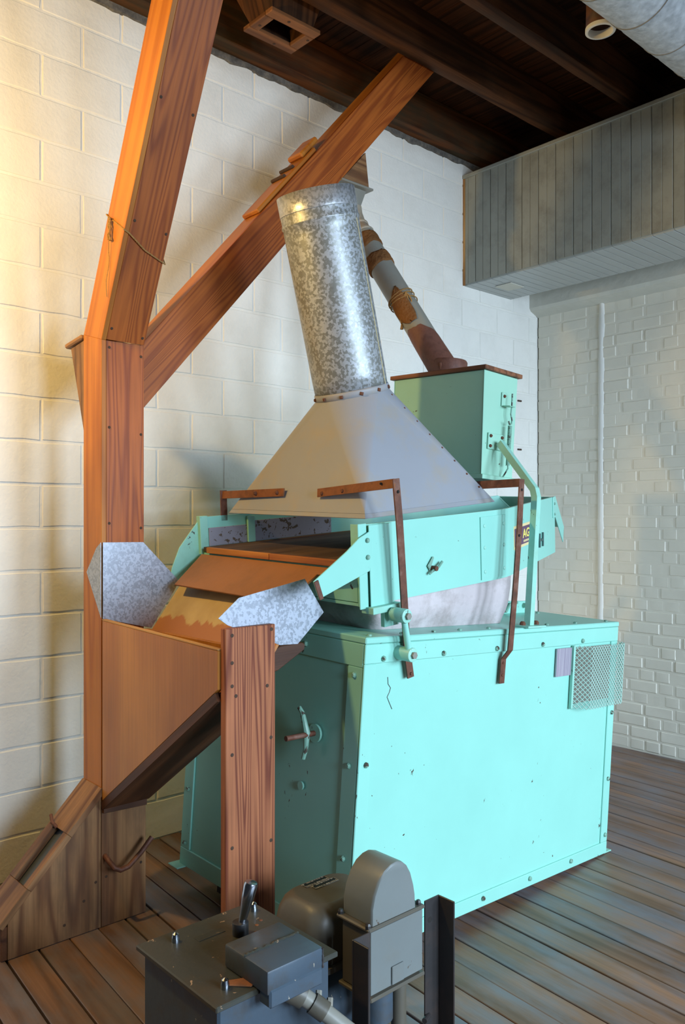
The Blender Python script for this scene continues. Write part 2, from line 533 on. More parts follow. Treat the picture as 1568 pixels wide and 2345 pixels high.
def block_mesh(w, h, d, seed):
    rnd = random.Random(seed)
    bm = bmesh.new()
    nx, nz = 5, 3
    front = []
    for j in range(nz + 1):
        row = []
        for i in range(nx + 1):
            x, z = -w / 2 + w * i / nx, -h / 2 + h * j / nz
            if i in (0, nx): x += rnd.uniform(-0.002, 0.002)
            if j in (0, nz): z += rnd.uniform(-0.0025, 0.0025)
            row.append(bm.verts.new((x, rnd.uniform(-0.0008, 0.0008), z)))
        front.append(row)
    for j in range(nz):
        for i in range(nx):
            bm.faces.new((front[j][i], front[j][i + 1], front[j + 1][i + 1], front[j + 1][i]))
    be = [e for e in bm.edges if e.is_boundary]
    r = bmesh.ops.extrude_edge_only(bm, edges=be)
    bmesh.ops.translate(bm, vec=(0, d, 0), verts=[v for v in r['geom'] if isinstance(v, bmesh.types.BMVert)])
    rim = [e for e in bm.edges if len(e.link_faces) == 2 and abs(e.verts[0].co.y) < 0.003 and abs(e.verts[1].co.y) < 0.003
           and any(abs(f.normal.y) < 0.5 or f.calc_center_median().y > 0.004 for f in e.link_faces)]
    bmesh.ops.bevel(bm, geom=rim, offset=0.0028, segments=1, affect='EDGES')
    return bm_mesh(bm, 'block')


CH, BL = 0.2015, 0.405
full = []
for i in range(8):
    me = block_mesh(BL - 0.013, CH - 0.013, 0.018, 100 + i); me.materials.append(M_BLOCK); full.append(me)
odd = {}
for k in range(-4, 17):
    z0 = 0.80 + CH * k
    z1 = min(z0 + CH, 4.185)
    x = (1.546 if k % 2 == 0 else 1.745) - 4 * BL
    while x < XW:
        xa, xb = x, min(x + BL, XW - 0.004)
        if xb - xa < 0.05: break
        if xb - xa > BL - 0.002 and z1 - z0 > CH - 0.002:
            me = random.choice(full)
        else:
            key = (round(xb - xa, 3), round(z1 - z0, 3))
            if key not in odd:
                odd[key] = block_mesh(key[0] - 0.013, key[1] - 0.013, 0.018, 7); odd[key].materials.append(M_BLOCK)
            me = odd[key]
        o = link('block', me, None, wall, Matrix.Translation(((xa + xb) / 2, YW - 0.0005 + random.uniform(-0.0012, 0.0012), (z0 + z1) / 2)))
        x += BL
for z in (2.545, 2.172):
    box('wall_tie', (5.24, YW - 0.012, z), (5.285, YW - 0.001, z + 0.012), M_SCREW, wall)
# rough mortar bed under the wall beam
bm = bmesh.new()
nseg = 150
rows = []
for i in range(nseg + 1):
    x = -0.3 + 5.8 * i / nseg
    lo = 4.165 + 0.016 * noise.noise(V((x * 9, 0, 0))) + random.uniform(-0.004, 0.004)
    fr = YW - 0.012 - 0.012 * abs(noise.noise(V((x * 6, 4, 0))))
    rows.append([V((x, YW + 0.005, lo)), V((x, fr, lo + 0.006)), V((x, fr - 0.004, 4.199)), V((x, YW + 0.005, 4.199))])
loft_bm(bm, rows)
link('mortar_bed', bm_mesh(bm, 'mortar_bed'), M_ROUGHM, wall)

# ---- brick wall on the right
wallr = link('wall_right', bpy.data.meshes.new('wall_right'), None)
bm = bmesh.new()
bmesh.ops.create_cube(bm, size=1, matrix=Matrix.Translation((XW + 0.09, 0.95, 2.1)) @ Matrix.Diagonal((0.16, 5.7, 4.44, 1)))
bm.to_mesh(wallr.data); bm.free(); wallr.data.materials.append(M_BRICK)
tag(wallr, kind='structure', label='white painted uneven brick wall')


def brick_verts(w, h, seed, d=0.0085):
    """lumpy painted brick face, local: x out of the wall is -X, y along, z up"""
    rnd = random.Random(seed)
    nx = max(4, int(w / 0.03)); nz = 5
    off = V((rnd.uniform(0, 50), rnd.uniform(0, 50), 0))
    vs, fs = [], []
    tilt = rnd.uniform(-0.015, 0.015)
    proud = rnd.uniform(0.55, 1.0)
    for j in range(nz + 1):
        for i in range(nx + 1):
            u, v = i / nx, j / nz
            u = u if i in (0, nx) else (0.04 if i == 1 else 0.96 if i == nx - 1 else u)
            v = v if j in (0, nz) else (0.09 if j == 1 else 0.91 if j == nz - 1 else v)
            y = (u - 0.5) * w; z = (v - 0.5) * h
            e = min(u * w, (1 - u) * w, v * h, (1 - v) * h)
            k = min(1.0, e / 0.006)
            n = noise.noise(V((y * 22, z * 22, 0)) + off)
            x = -(d * proud * k + k * 0.0016 * n + k * y * tilt) + 0.002
            if k == 0:
                y += 0.004 * noise.noise(V((y * 40, z * 40, 3)) + off); z += 0.004 * noise.noise(V((y * 40, z * 40, 9)) + off)
            vs.append(V((x, y, z)))
    for j in range(nz):
        for i in range(nx):
            a = j * (nx + 1) + i
            fs.append((a, a + nx + 1, a + nx + 2, a + 1))
    return vs, fs


bvar = {}
for kind, w in (('s', 0.215), ('h', 0.108)):
    bvar[kind] = []
    for i in range(9):
        vs, fs = brick_verts(w - 0.006, 0.083 - 0.006, 500 + i + (50 if kind == 'h' else 0))
        me = bpy.data.meshes.new('brick'); me.from_pydata([tuple(v) for v in vs], [], fs)
        for p in me.polygons: p.use_smooth = True
        me.set_sharp_from_angle(angle=R(16))
        me.materials.append(M_BRICK)
        bvar[kind].append(me)
far_v, far_f = [], []
nbrick = 0
for c in range(40):
    z = 0.002 + 0.083 * (c + 0.5)
    if z + 0.03 > 3.26: break
    y = YW - random.choice((0.0, 0.055, 0.108)) + 0.05 * 0
    seq = 's' if c % 2 else 'h'
    while y > -1.6:
        kind = seq if random.random() < 0.8 else ('h' if seq == 's' else 's')
        w = 0.215 if kind == 's' else 0.108
        yc = y - w / 2
        hidden = z < 1.15 and yc > 3.0 and False
        if abs(yc - 3.25) < 0.0: pass
        if yc > 2.50 and nbrick < 298:
            link('brick', random.choice(bvar[kind]), None, wallr,
                 Matrix.Translation((XW + 0.011 + random.uniform(-0.002, 0.002), yc, z + random.uniform(-0.002, 0.002))))
            nbrick += 1
        else:
            me = random.choice(bvar[kind])
            b0 = len(far_v)
            far_v += [(v.co.x + XW + 0.011, v.co.y + yc, v.co.z + z) for v in me.vertices]
            far_f += [tuple(i + b0 for i in p.vertices) for p in me.polygons]
        y -= w + 0.008
me = bpy.data.meshes.new('brickwork'); me.from_pydata(far_v, [], far_f)
for p in me.polygons: p.use_smooth = True
me.set_sharp_from_angle(angle=R(16))
tag(link('brickwork', me, M_BRICK, wallr), kind='stuff')
# plastered seam running up the bricks
rows = []
for i in range(90):
    z = 0.0 + 3.25 * i / 89
    yc = 3.255 + 0.006 * noise.noise(V((z * 3, 1, 0))) + 0.004 * math.sin(z * 1.3)
    w = 0.022 + 0.007 * noise.noise(V((z * 6, 5, 0)))
    o_ = XW - 0.008 - 0.004 * noise.noise(V((z * 9, 8, 0)))
    rows.append([V((XW + 0.01, yc + w, z)), V((o_ + 0.003, yc + w * 0.7, z)), V((o_, yc, z)), V((o_ + 0.003, yc - w * 0.7, z)), V((XW + 0.01, yc - w, z))])
bm = bmesh.new(); loft_bm(bm, rows)
link('plaster_seam', bm_mesh(bm, 'plaster_seam', 60), M_SEAM, wallr)

# ---- lintel band above the bricks
bm = bmesh.new()
rows = []
for i in range(41):
    y = -1.85 + (YW + 1.85) * i / 40
    w_ = 0.008 * noise.noise(V((y * 2.2, 0, 0)))
    rows.append([V((XW + 0.02, y, 3.225 + w_)), V((5.415 + w_, y, 3.262 + w_)), V((5.40, y, 3.285)), V((5.40, y, 4.19)), V((XW + 0.02, y, 4.19))])
loft_bm(bm, rows)
tag(link('trim_1', bm_mesh(bm, 'trim_1', 30), M_PLASTER), kind='structure', label='rough plastered lintel band over the bricks')

# ---- panelled bulkhead under the ceiling
bulk = empty('bulkhead', Matrix.Translation((4.6, YW, 3.31)), kind='structure', label='grey tongue-and-groove boarded bulkhead below the ceiling')
BI = Matrix.Translation((-4.6, -YW, -3.31))
bm = bmesh.new()
bmesh.ops.create_cube(bm, size=1, matrix=BI @ Matrix.Translation((4.885, 0.98, 3.70)) @ Matrix.Diagonal((0.53, 5.64, 0.75, 1)))
link('core', bm_mesh(bm, 'core'), M_BULK, bulk)


def tg_board(L, w, t):
    """board along local x with a bead groove down the middle and chamfered edges; face at +z"""
    prof = [(-w / 2, 0), (-w / 2, t - 0.004), (-w / 2 + 0.004, t), (-0.0035, t), (0, t - 0.003), (0.0035, t), (w / 2 - 0.004, t), (w / 2, t - 0.004), (w / 2, 0)]
    bm = bmesh.new()
    loft_bm(bm, [[V((x, y, z)) for y, z in prof] for x in (-L / 2, L / 2)])
    return bm_mesh(bm, 'board')


fb = tg_board(0.76, 0.129, 0.014); fb.materials.append(M_BULK)
ub = tg_board(0.54, 0.129, 0.012); ub.materials.append(M_BULKU)
for i in range(43):
    y = 3.766 - 0.131 * i
    if y < -1.75: break
    link('board', fb, None, bulk, BI @ frame((4.614, y, 3.70), (0, 0, 1), (-1, 0, 0)))
    link('under_board', ub, None, bulk, BI @ frame((4.885, y, 3.322), (1, 0, 0), (0, 0, -1)))
def bbox(name, lo, hi, mat, grain=(0, 1, 0), bev=0.003):
    o = box(name, lo, hi, mat, bulk, grain, bev); o.matrix_basis = BI @ o.matrix_basis; return o
bbox('top_batten', (4.588, -1.8, 4.068), (4.61, YW - 0.002, 4.094), M_BULK)
bbox('corner_batten', (4.594, YW - 0.018, 3.31), (4.606, YW - 0.001, 4.07), M_PLYEDGE, (0, 0, 1))
bbox('patch', (4.77, 3.52, 3.303), (4.93, 3.66, 3.309), M_PLASTER)

# ---- ceiling: boards on joists
ceil = link('ceiling', bpy.data.meshes.new('ceiling'), None)
bm = bmesh.new()
bmesh.ops.create_cube(bm, size=1, matrix=Matrix.Translation((2.6, 0.95, 4.50)) @ Matrix.Diagonal((6.2, 5.7, 0.06, 1)))
bm.to_mesh(ceil.data); bm.free(); ceil.data.materials.append(M_CEIL)
tag(ceil, kind='structure', label='dark board ceiling on heavy joists')
for k in range(50):
    x = -0.45 + 0.119 * k
    box('board', (x, -1.9, 4.445 + random.uniform(-0.001, 0.002)), (x + 0.116, YW - 0.002, 4.468), M_CEIL, ceil, (0, 1, 0), 0.002)
box('wall_beam', (-0.45, 3.685, 4.20), (XW - 0.01, YW - 0.001, 4.444), M_WBEAM, ceil, (1, 0, 0), 0.004)
for i, (ya, yb) in enumerate(((3.075, 3.165), (2.555, 2.642), (2.02, 2.105), (1.49, 1.575), (0.95, 1.04), (0.42, 0.51), (-0.12, -0.03), (-0.66, -0.57), (-1.2, -1.11))):
    bm = bmesh.new()
    rows = []
    rnd = random.Random(30 + i)
    for s in range(61):
        x = -0.45 + (XW - 0.01 + 0.45) * s / 60
        e = lambda q: 0.004 * noise.noise(V((x * 3.0, q + i * 7, 0)))
        rows.append([V((x - 2.5, ya + e(1), 4.444)), V((x - 2.5, ya + e(2), 4.206 + e(3))), V((x - 2.5, ya + 0.007 + e(2), 4.20 + e(4))),
                     V((x - 2.5, yb - 0.007 + e(5), 4.20 + e(6))), V((x - 2.5, yb + e(5), 4.206 + e(7))), V((x - 2.5, yb + e(8), 4.444))])
    loft_bm(bm, rows)
    link('joist', bm_mesh(bm, 'joist', 50), M_JOIST, ceil, Matrix.Translation((2.5, 0, 0)))

# ================================================================== WOODEN GRAIN DUCT
duct = empty('grain_duct', Matrix.Translation((1.514, 3.128, 0)), 'tall varnished pine grain duct forking into two arms beside the block wall', 'grain duct')
DI = Matrix.Translation((-1.514, -3.128, 0))


def dplate(name, pts, n, t, mat, grain, bev=0.0015, par=None, DI=DI, root=duct):
    o = plate(name, pts, n, t, mat, par or root, grain, bev)
    if par is None: o.matrix_basis = DI @ o.matrix_basis
    return o


X0, X1, YF, YB = 1.514, 1.705, 3.128, 3.292
KZ = 2.372
# vertical run: four boards
dplate('side_board', [(X0, YF, 0.5), (X0, YB, 0.5), (X0, YB, KZ + 0.045), (X0, YF, KZ)], (1, 0, 0), 0.021, M_DUCT2, (0, 0, 1))
dplate('front_board', [(X0 + 0.022, YF + 0.002, 0.5), (X1, YF + 0.002, 0.5), (X1, YF + 0.002, KZ), (X0 + 0.022, YF + 0.002, KZ)], (0, 1, 0), 0.02, M_DUCT, (0, 0, 1), 0.001)
dplate('side_board', [(X1, YF + 0.023, 0.5), (X1, YB, 0.5), (X1, YB, KZ + 0.04), (X1, YF + 0.023, KZ)], (-1, 0, 0), 0.02, M_DUCT, (0, 0, 1))
dplate('back_board', [(X0 + 0.022, YB, 0.5), (X1 - 0.022, YB, 0.5), (X1 - 0.022, YB, KZ + 0.04), (X0 + 0.022, YB, KZ + 0.04)], (0, -1, 0), 0.02, M_DUCT2, (0, 0, 1))
# leaning arm rising towards the room: same width, along LD
LD = V((0, -0.446, 0.895)).normalized()
LN = V((0, -0.895, -0.446)).normalized()       # its front face normal
A0 = V((0, YF, KZ))
LT = 2.06                                       # length up to the ceiling
TH = 0.168


def leg(x, s, d):
    return V((x, 0, 0)) + A0 + LD * s - LN * d


kb = 0.079          # where the back of the arm meets the back of the vertical run
dplate('arm_side_board', [leg(X0, 0.0, 0), leg(X0, LT, 0), leg(X0, LT, TH), leg(X0, 0.045, TH - 0.005), V((X0, YB, KZ + 0.045))], (1, 0, 0), 0.021, M_DUCT2, LD)
dplate('arm_front_board', [leg(X0 + 0.022, 0.002, 0.002), leg(X1, 0.002, 0.002), leg(X1 + 0.004, LT, 0.002), leg(X0 + 0.022, LT, 0.002)], -LN, 0.02, M_DUCT, LD, 0.001)
dplate('arm_side_board', [leg(X1, 0.02, 0.024), leg(X1, LT, 0.024), leg(X1, LT, TH), leg(X1, 0.045, TH)], (-1, 0, 0), 0.02, M_DUCT, LD)
dplate('arm_back_board', [leg(X0 + 0.022, 0.06, TH), leg(X1 - 0.022, 0.06, TH), leg(X1 - 0.022, LT, TH), leg(X0 + 0.022, LT, TH)], LN, 0.02, M_DUCT2, LD)
for s in (0.05, 0.48, 0.93, 1.36, 1.66):
    for x, ds in ((X0 + 0.035, 0.0), (X1 - 0.014, -0.02)):
        o = bolt('screw', leg(x, s + ds, 0.002), LN, M_SCREW, duct, 0.006, 0.002); o.matrix_basis = DI @ o.matrix_basis
for z in (2.345, 2.02, 1.63, 1.40, 0.72):
    for x in (X0 + 0.035, X1 - 0.014):
        o = bolt('screw', (x, YF + 0.002, z - (0.02 if x > 1.6 else 0)), (0, -1, 0), M_SCREW, duct, 0.006, 0.002); o.matrix_basis = DI @ o.matrix_basis
# branch climbing along the wall to the ceiling
BF, BB = 3.172, 3.322
b0, b1 = V((1.704, BF, 2.092)), V((3.575, BF, 4.216))
BD = (b1 - b0).normalized()
BU = V((-BD.z, 0, BD.x))                       # upper side
BWID = 0.186


def br(s, u, y): return V((b0.x, y, b0.z)) + BD * s + BU * u


BL_ = (b1 - b0).length
cut = lambda u: (X1 + 0.002 - b0.x + BU.x * -u) / BD.x      # clipped on the duct's side
dplate('branch_front_board', [br(cut(0.0), 0, BF), br(BL_, 0, BF), br(BL_, BWID, BF), br(cut(BWID), BWID, BF)], (0, 1, 0), 0.02, M_DUCT, BD)
dplate('branch_top_board', [br(cut(BWID) + 0.003, BWID, BF + 0.001), br(BL_, BWID, BF + 0.001), br(BL_, BWID, BB), br(cut(BWID) + 0.003, BWID, BB)], -BU, 0.018, M_DUCT2, BD)
dplate('branch_back_board', [br(cut(0.0) + 0.02, 0, BB), br(BL_, 0, BB), br(BL_, BWID - 0.019, BB), br(cut(BWID) + 0.02, BWID - 0.019, BB)], (0, -1, 0), 0.02, M_DUCT2, BD)
dplate('branch_bottom_board', [br(cut(0.0) + 0.003, 0, BF + 0.021), br(BL_, 0, BF + 0.021), br(BL_, 0, BB - 0.021), br(cut(0.0) + 0.003, 0, BB - 0.021)], BU, 0.018, M_DUCT, BD)
# inspection lid lying on top of the branch
dplate('inspection_lid', [br(1.18, BWID + 0.001, BF + 0.012), br(1.72, BWID + 0.001, BF + 0.012), br(1.72, BWID + 0.001, BB - 0.01), br(1.18, BWID + 0.001, BB - 0.01)], BU, 0.022, M_DUCT2, BD, 0.005)
dplate('lid_grip', [br(1.62, BWID + 0.024, BF + 0.02), br(1.78, BWID + 0.024, BF + 0.02), br(1.78, BWID + 0.024, BB - 0.02), br(1.62, BWID + 0.024, BB - 0.02)], BU, 0.028, M_DUCT2, (0, 1, 0), 0.008)
for s in (1.46, 1.54):
    o = cyl('lid_hinge', br(s, BWID + 0.03, BF + 0.03), br(s, BWID + 0.03, BB - 0.02), 0.009, M_SCREW, duct); o.matrix_basis = DI @ o.matrix_basis
# wedge-shaped outlet below the branch with its sheet funnel
we = [(2.862, 3.405), (3.058, 3.405), (3.032, 3.590)]
dplate('outlet_cheek', [(x, BF + 0.004, z) for x, z in we], (0, 1, 0), 0.016, M_BOOT, (1, 0, 0))
dplate('outlet_cheek', [(x, BB - 0.02, z) for x, z in we], (0, 1, 0), 0.016, M_BOOT, (1, 0, 0))
dplate('outlet_end', [(3.058, BF + 0.021, 3.405), (3.058, BB - 0.021, 3.405), (3.034, BB - 0.021, 3.575), (3.034, BF + 0.021, 3.575)], (-1, 0, 0), 0.014, M_BOOT, (0, 1, 0))
dplate('funnel_flange', [(2.85, BF - 0.012, 3.393), (3.075, BF - 0.012, 3.393), (3.075, BB + 0.006, 3.393), (2.85, BB + 0.006, 3.393)], (0, 0, 1), 0.011, M_PVC, (1, 0, 0))
bm = bmesh.new()
sq = [V((x, y, 3.393)) for x, y in ((2.90, BF + 0.02), (3.05, BF + 0.02), (3.05, BB - 0.02), (2.90, BB - 0.02))]
sq = [sq[i].lerp(sq[(i + 1) % 4], t) for i in range(4) for t in (0, 0.25, 0.5, 0.75)]
cc = V((3.012, 3.248, 3.315))
ri = []
for p in sq:
    d = V((p.x - 2.975, p.y - 3.247, 0)).normalized(); ri.append(cc + d * 0.036)
loft_bm(bm, [[DI @ p for p in sq], [DI @ p for p in ri]])
link('sheet_funnel', bm_mesh(bm, 'sheet_funnel', 30), M_PVC, duct)
# small wedge hopper on the rear flank
hp = [(YB, 2.395), (3.42, 2.378), (YB, 2.005)]
dplate('flank_hopper_side', [(X0 + 0.002, y, z) for y, z in hp], (1, 0, 0), 0.014, M_BOOT, (0, 0, 1))
dplate('flank_hopper_side', [(X1 - 0.016, y, z) for y, z in hp], (1, 0, 0), 0.014, M_BOOT, (0, 0, 1))
dplate('flank_hopper_back', [(X0 + 0.017, 3.42, 2.378), (X1 - 0.017, 3.42, 2.378), (X1 - 0.017, YB + 0.004, 2.01), (X0 + 0.017, YB + 0.004, 2.01)], (0, -0.94, 0.33), 0.012, M_BOOT, (0, 0, 1))
dplate('flank_hopper_lid', [(X0 - 0.012, YB + 0.002, 2.397), (X1, YB + 0.002, 2.397), (X1, 3.452, 2.380), (X0 - 0.012, 3.452, 2.380)], (0, 0.1, 0.99), 0.022, M_BOOT, (0, 1, 0), 0.006)
# boot at the floor
dplate('boot_front', [(1.142, YF, 0.001), (X0 - 0.001, YF, 0.001), (X0 - 0.001, YF, 0.526), (1.142, YF, 0.140)], (0, 1, 0), 0.022, M_BOOT, (0, 0, 1))
dplate('boot_front', [(X0 + 0.001, YF, 0.001), (X1 + 0.008, YF, 0.001), (X1 + 0.008, YF, 0.488), (X0 + 0.001, YF, 0.488)], (0, 1, 0), 0.022, M_BOOT, (0, 0, 1))
dplate('boot_side', [(X1 + 0.008, YF + 0.023, 0.001), (X1 + 0.008, YB, 0.001), (X1 + 0.008, YB, 0.49), (X1 + 0.008, YF + 0.023, 0.49)], (-1, 0, 0), 0.02, M_BOOT, (0, 0, 1))
dplate('boot_back', [(1.142, YB, 0.001), (X1 - 0.014, YB, 0.001), (X1 - 0.014, YB, 0.49), (X0, YB, 0.526), (1.142, YB, 0.140)], (0, -1, 0), 0.02, M_BOOT, (0, 0, 1))
dplate('boot_toe', [(1.118, YF + 0.002, 0.001), (1.118, YB - 0.002, 0.001), (1.118, YB - 0.002, 0.125), (1.118, YF + 0.002, 0.125)], (1, 0, 0), 0.023, M_DARKWOOD, (0, 1, 0))
SA, SB = V((1.112, 0, 0.128)), V((1.522, 0, 0.556))     # sloping lid line
SD = (SB - SA).normalized(); SN = V((-SD.z, 0, SD.x)); SL = (SB - SA).length


def sl(s, y, u=0.0): return SA + SD * s + V((0, y, 0)) + SN * u


for name, sa, sb, ya, yb, mt in (('lid_lower', 0.0, 0.155, YF - 0.008, YB + 0.004, M_BOOT), ('lid_upper', 0.385, SL, YF - 0.008, YB + 0.004, M_BOOT),
                                 ('lid_rail', 0.1555, 0.3845, YF - 0.008, YF + 0.028, M_BOOT), ('lid_rail', 0.1555, 0.3845, YB - 0.045, YB + 0.004, M_BOOT)):
    dplate(name, [sl(sa, ya, -0.012), sl(sb, ya, -0.012), sl(sb, yb, -0.012), sl(sa, yb, -0.012)], SN, 0.026, mt, SD)
dplate('slide_plate', [sl(0.15, YF + 0.024, -0.020), sl(0.40, YF + 0.024, -0.020), sl(0.40, YB - 0.03, -0.020), sl(0.15, YB - 0.03, -0.020)], SN, 0.006, M_METALGREY, SD)
o = tube('slide_pin', [sl(0.385, YB - 0.07, 0.012), sl(0.39, YB - 0.055, 0.035), sl(0.41, YB - 0.02, 0.04)], 0.007, M_RUSTBOLT, duct); o.matrix_basis = DI
dplate('cleat', [(X0 + 0.002, YF - 0.018, 0.463), (X1 + 0.004, YF - 0.018, 0.455), (X1 + 0.004, YF - 0.018, 0.489), (X0 + 0.002, YF - 0.018, 0.492)], (0, 1, 0), 0.017, M_DARKWOOD, (1, 0, 0))
o = tube('crank_handle', [(1.53, YF + 0.0, 0.285), (1.53, YF - 0.04, 0.272), (1.54, YF - 0.062, 0.252), (1.565, YF - 0.066, 0.238), (1.60, YF - 0.066, 0.243), (1.655, YF - 0.066, 0.285), (1.705, YF - 0.066, 0.335)], 0.0105, M_RUST, duct); o.matrix_basis = DI
for x, z in ((1.49, 0.19), (1.535, 0.20), (1.44, 0.13), (1.69, 0.215), (1.36, 0.06)):
    o = bolt('screw', (x, YF, z), (0, -1, 0), M_SCREW, duct, 0.006, 0.0015); o.matrix_basis = DI @ o.matrix_basis

# twine tied round the leaning arm
tw = empty('twine', Matrix.Translation((1.514, 3.0, 2.7)), 'thin tan twine tied round the leaning duct arm', 'twine')
TI = Matrix.Translation((-1.514, -3.0, -2.7))
loop = [leg(X0 - 0.003, 0.455, 0.15), leg(X0 - 0.003, 0.445, 0.05), leg(X0 - 0.003, 0.438, -0.004), leg(X0 + 0.02, 0.43, -0.004), leg(X0 + 0.10, 0.38, -0.004), leg(X1 + 0.008, 0.345, -0.004), leg(X1 + 0.008, 0.40, 0.08), leg(X1 + 0.006, 0.44, 0.172), leg(X0 + 0.05, 0.46, 0.174), leg(X0 - 0.003, 0.46, 0.172), leg(X0 - 0.003, 0.455, 0.15)]
tube('loop', [TI @ p for p in loop], 0.003, M_ROPE, tw, 6)
rnd = random.Random(4)
for i in range(6):
    b = leg(X0 - 0.006, 0.452, 0.12 + rnd.uniform(-0.01, 0.01))
    pts = [TI @ (b + V((rnd.uniform(-0.009, -0.002), rnd.uniform(-0.006, 0.006), -0.018 * k + 0.006))) for k in range(6)]
    tube('skein', pts, 0.0035, M_ROPE, tw, 5)
b = leg(X0 - 0.005, 0.452, 0.12)
tube('tail', [TI @ (b + V((-0.004 - 0.004 * math.sin(k * 1.3), 0.007 * k * 0.6, -0.06 - 0.03 * k))) for k in range(9)], 0.0018, M_ROPE, tw, 5)

# ================================================================== COLLECTING TROUGH
tr = empty('collecting_trough', Matrix.Translation((1.514, 2.253, 0)), 'plywood collecting trough on a reddish pine post below the machine outlet', 'trough')
TRI = Matrix.Translation((-1.514, -2.253, 0))


def tplate(name, pts, n, t, mat, grain, bev=0.0015):
    o = plate(name, pts, n, t, mat, tr, grain, bev)
    o.matrix_basis = TRI @ o.matrix_basis
    return o


PY0, PY1 = 2.284, 3.116
tplate('side_panel', [(1.512, PY1, 0.515), (1.512, PY1, 1.238), (1.512, PY0, 1.215), (1.512, PY0, 1.088)], (1, 0, 0), 0.018, M_PLY, (0, 0, 1))
tplate('panel_edge', [(1.5115, PY1, 1.2385), (1.531, PY1, 1.2385), (1.531, PY0, 1.2155), (1.5115, PY0, 1.2155)], (0, 0, 1), 0.006, M_PLYEDGE, (0, 1, 0), 0.001)
tplate('side_panel', [(1.700, PY1, 0.50), (1.700, PY1, 1.19), (1.700, PY0, 1.19), (1.700, PY0, 1.075)], (1, 0, 0), 0.018, M_PLY, (0, 0, 1))
tplate('floor_board', [(1.512, PY1, 0.476), (1.512, PY0, 1.049), (1.722, PY0, 1.049), (1.722, PY1, 0.476)], (0, 0.566, 0.824), 0.032, M_DARKWOOD, (0, 1, -0.7))
tplate('slope_board', [(1.719, PY1, 1.165), (1.719, PY0 + 0.002, 1.165), (1.886, PY0 + 0.002, 1.385), (1.886, PY1, 1.385)], (0.8, 0, -0.6), 0.012, M_STAIN, (0, 1, 0))
tplate('post', [(1.522, 2.253, 0.001), (1.724, 2.253, 0.001), (1.724, 2.253, 1.289), (1.522, 2.253, 1.289)], (0, 1, 0), 0.03, M_POST, (0, 0, 1), 0.002)
tplate('back_flap', [(1.516, 3.1175, 1.553), (1.695, 3.1175, 1.551), (1.866, 3.1175, 1.381), (1.842, 3.1175, 1.339), (1.733, 3.1175, 1.190), (1.516, 3.1175, 1.246)], (0, 1, 0), 0.002, M_GALVF, (1, 0, 0), 0.0)
tplate('back_flap_fold', [(1.5075, 3.1195, 1.553), (1.5075, 3.160, 1.530), (1.5075, 3.250, 1.428), (1.5075, 3.1195, 1.250)], (1, 0, 0), 0.002, M_GALVF, (0, 1, 0), 0.0)
tplate('front_flap', [(1.514, 2.2835, 1.322), (1.595, 2.2835, 1.384), (1.880, 2.2835, 1.434), (1.969, 2.2835, 1.308), (1.848, 2.2835, 1.205), (1.768, 2.2835, 1.209), (1.55, 2.2835, 1.297)], (0, 1, 0), 0.002, M_GALVF, (1, 0, 0), 0.0)
tplate('support_rail', [(1.726, 2.289, 1.185), (1.775, 2.289, 1.205), (1.872, 2.289, 1.208), (1.887, 2.289, 1.200), (1.884, 2.289, 1.180), (1.764, 2.289, 1.119), (1.726, 2.289, 1.115)], (0, 1, 0), 0.03, M_DARKWOOD, (1, 0, 0), 0.003)
for x, z in ((1.547, 1.266), (1.708, 1.273), (1.547, 1.176), (1.547, 1.10), (1.562, 1.066), (1.690, 1.083), (1.706, 0.905), (1.547, 0.875), (1.547, 0.57), (1.706, 0.555)):
    o = bolt('screw', (x, 2.253, z), (0, -1, 0), M_SCREW, tr, 0.0065, 0.0015); o.matrix_basis = TRI @ o.matrix_basis

# ================================================================== THE SEED CLEANING MACHINE
# own frame: x from the near end to the far end, y from front to back, z up; the whole machine stands a little tilted
ML, MW, MT = 1.765, 1.077, 1.138
yaw, pitch, roll = R(1.18), R(3.1), R(1.7)
ex = V((math.cos(pitch) * math.cos(yaw), math.cos(pitch) * math.sin(yaw), -math.sin(pitch)))
ey_ = V((-math.sin(yaw), math.cos(yaw), 0)); ez_ = ex.cross(ey_)
ey = ey_ * math.cos(roll) + ez_ * math.sin(roll)
ez = ez_ * math.cos(roll) - ey_ * math.sin(roll)
MF = Matrix((ex, ey, ez)).transposed().to_4x4()
MF.translation = V((3.696, 2.156, 0.002)) - ex * ML
MFI = MF.inverted()
# sieve box frame inside the machine frame
th = R(7.3)
SX, SY, SZ = V((math.cos(th), 0, math.sin(th))), V((0, 1, 0)), V((-math.sin(th), 0, math.cos(th)))
S0 = V((-0.021, 0.05, 1.529))


def sp(x, y, z): return S0 + SX * x + SY * y + SZ * z


mc = empty('seed_cleaner', MF, 'mint green seed cleaning machine with tilted sieve box on a steel cabinet', 'machine')


def mbox(name, lo, hi, mat=M_MINT, bev=0.002, par=mc, grain=(1, 0, 0), seg=1):
    return box(name, lo, hi, mat, par, grain, bev, seg)


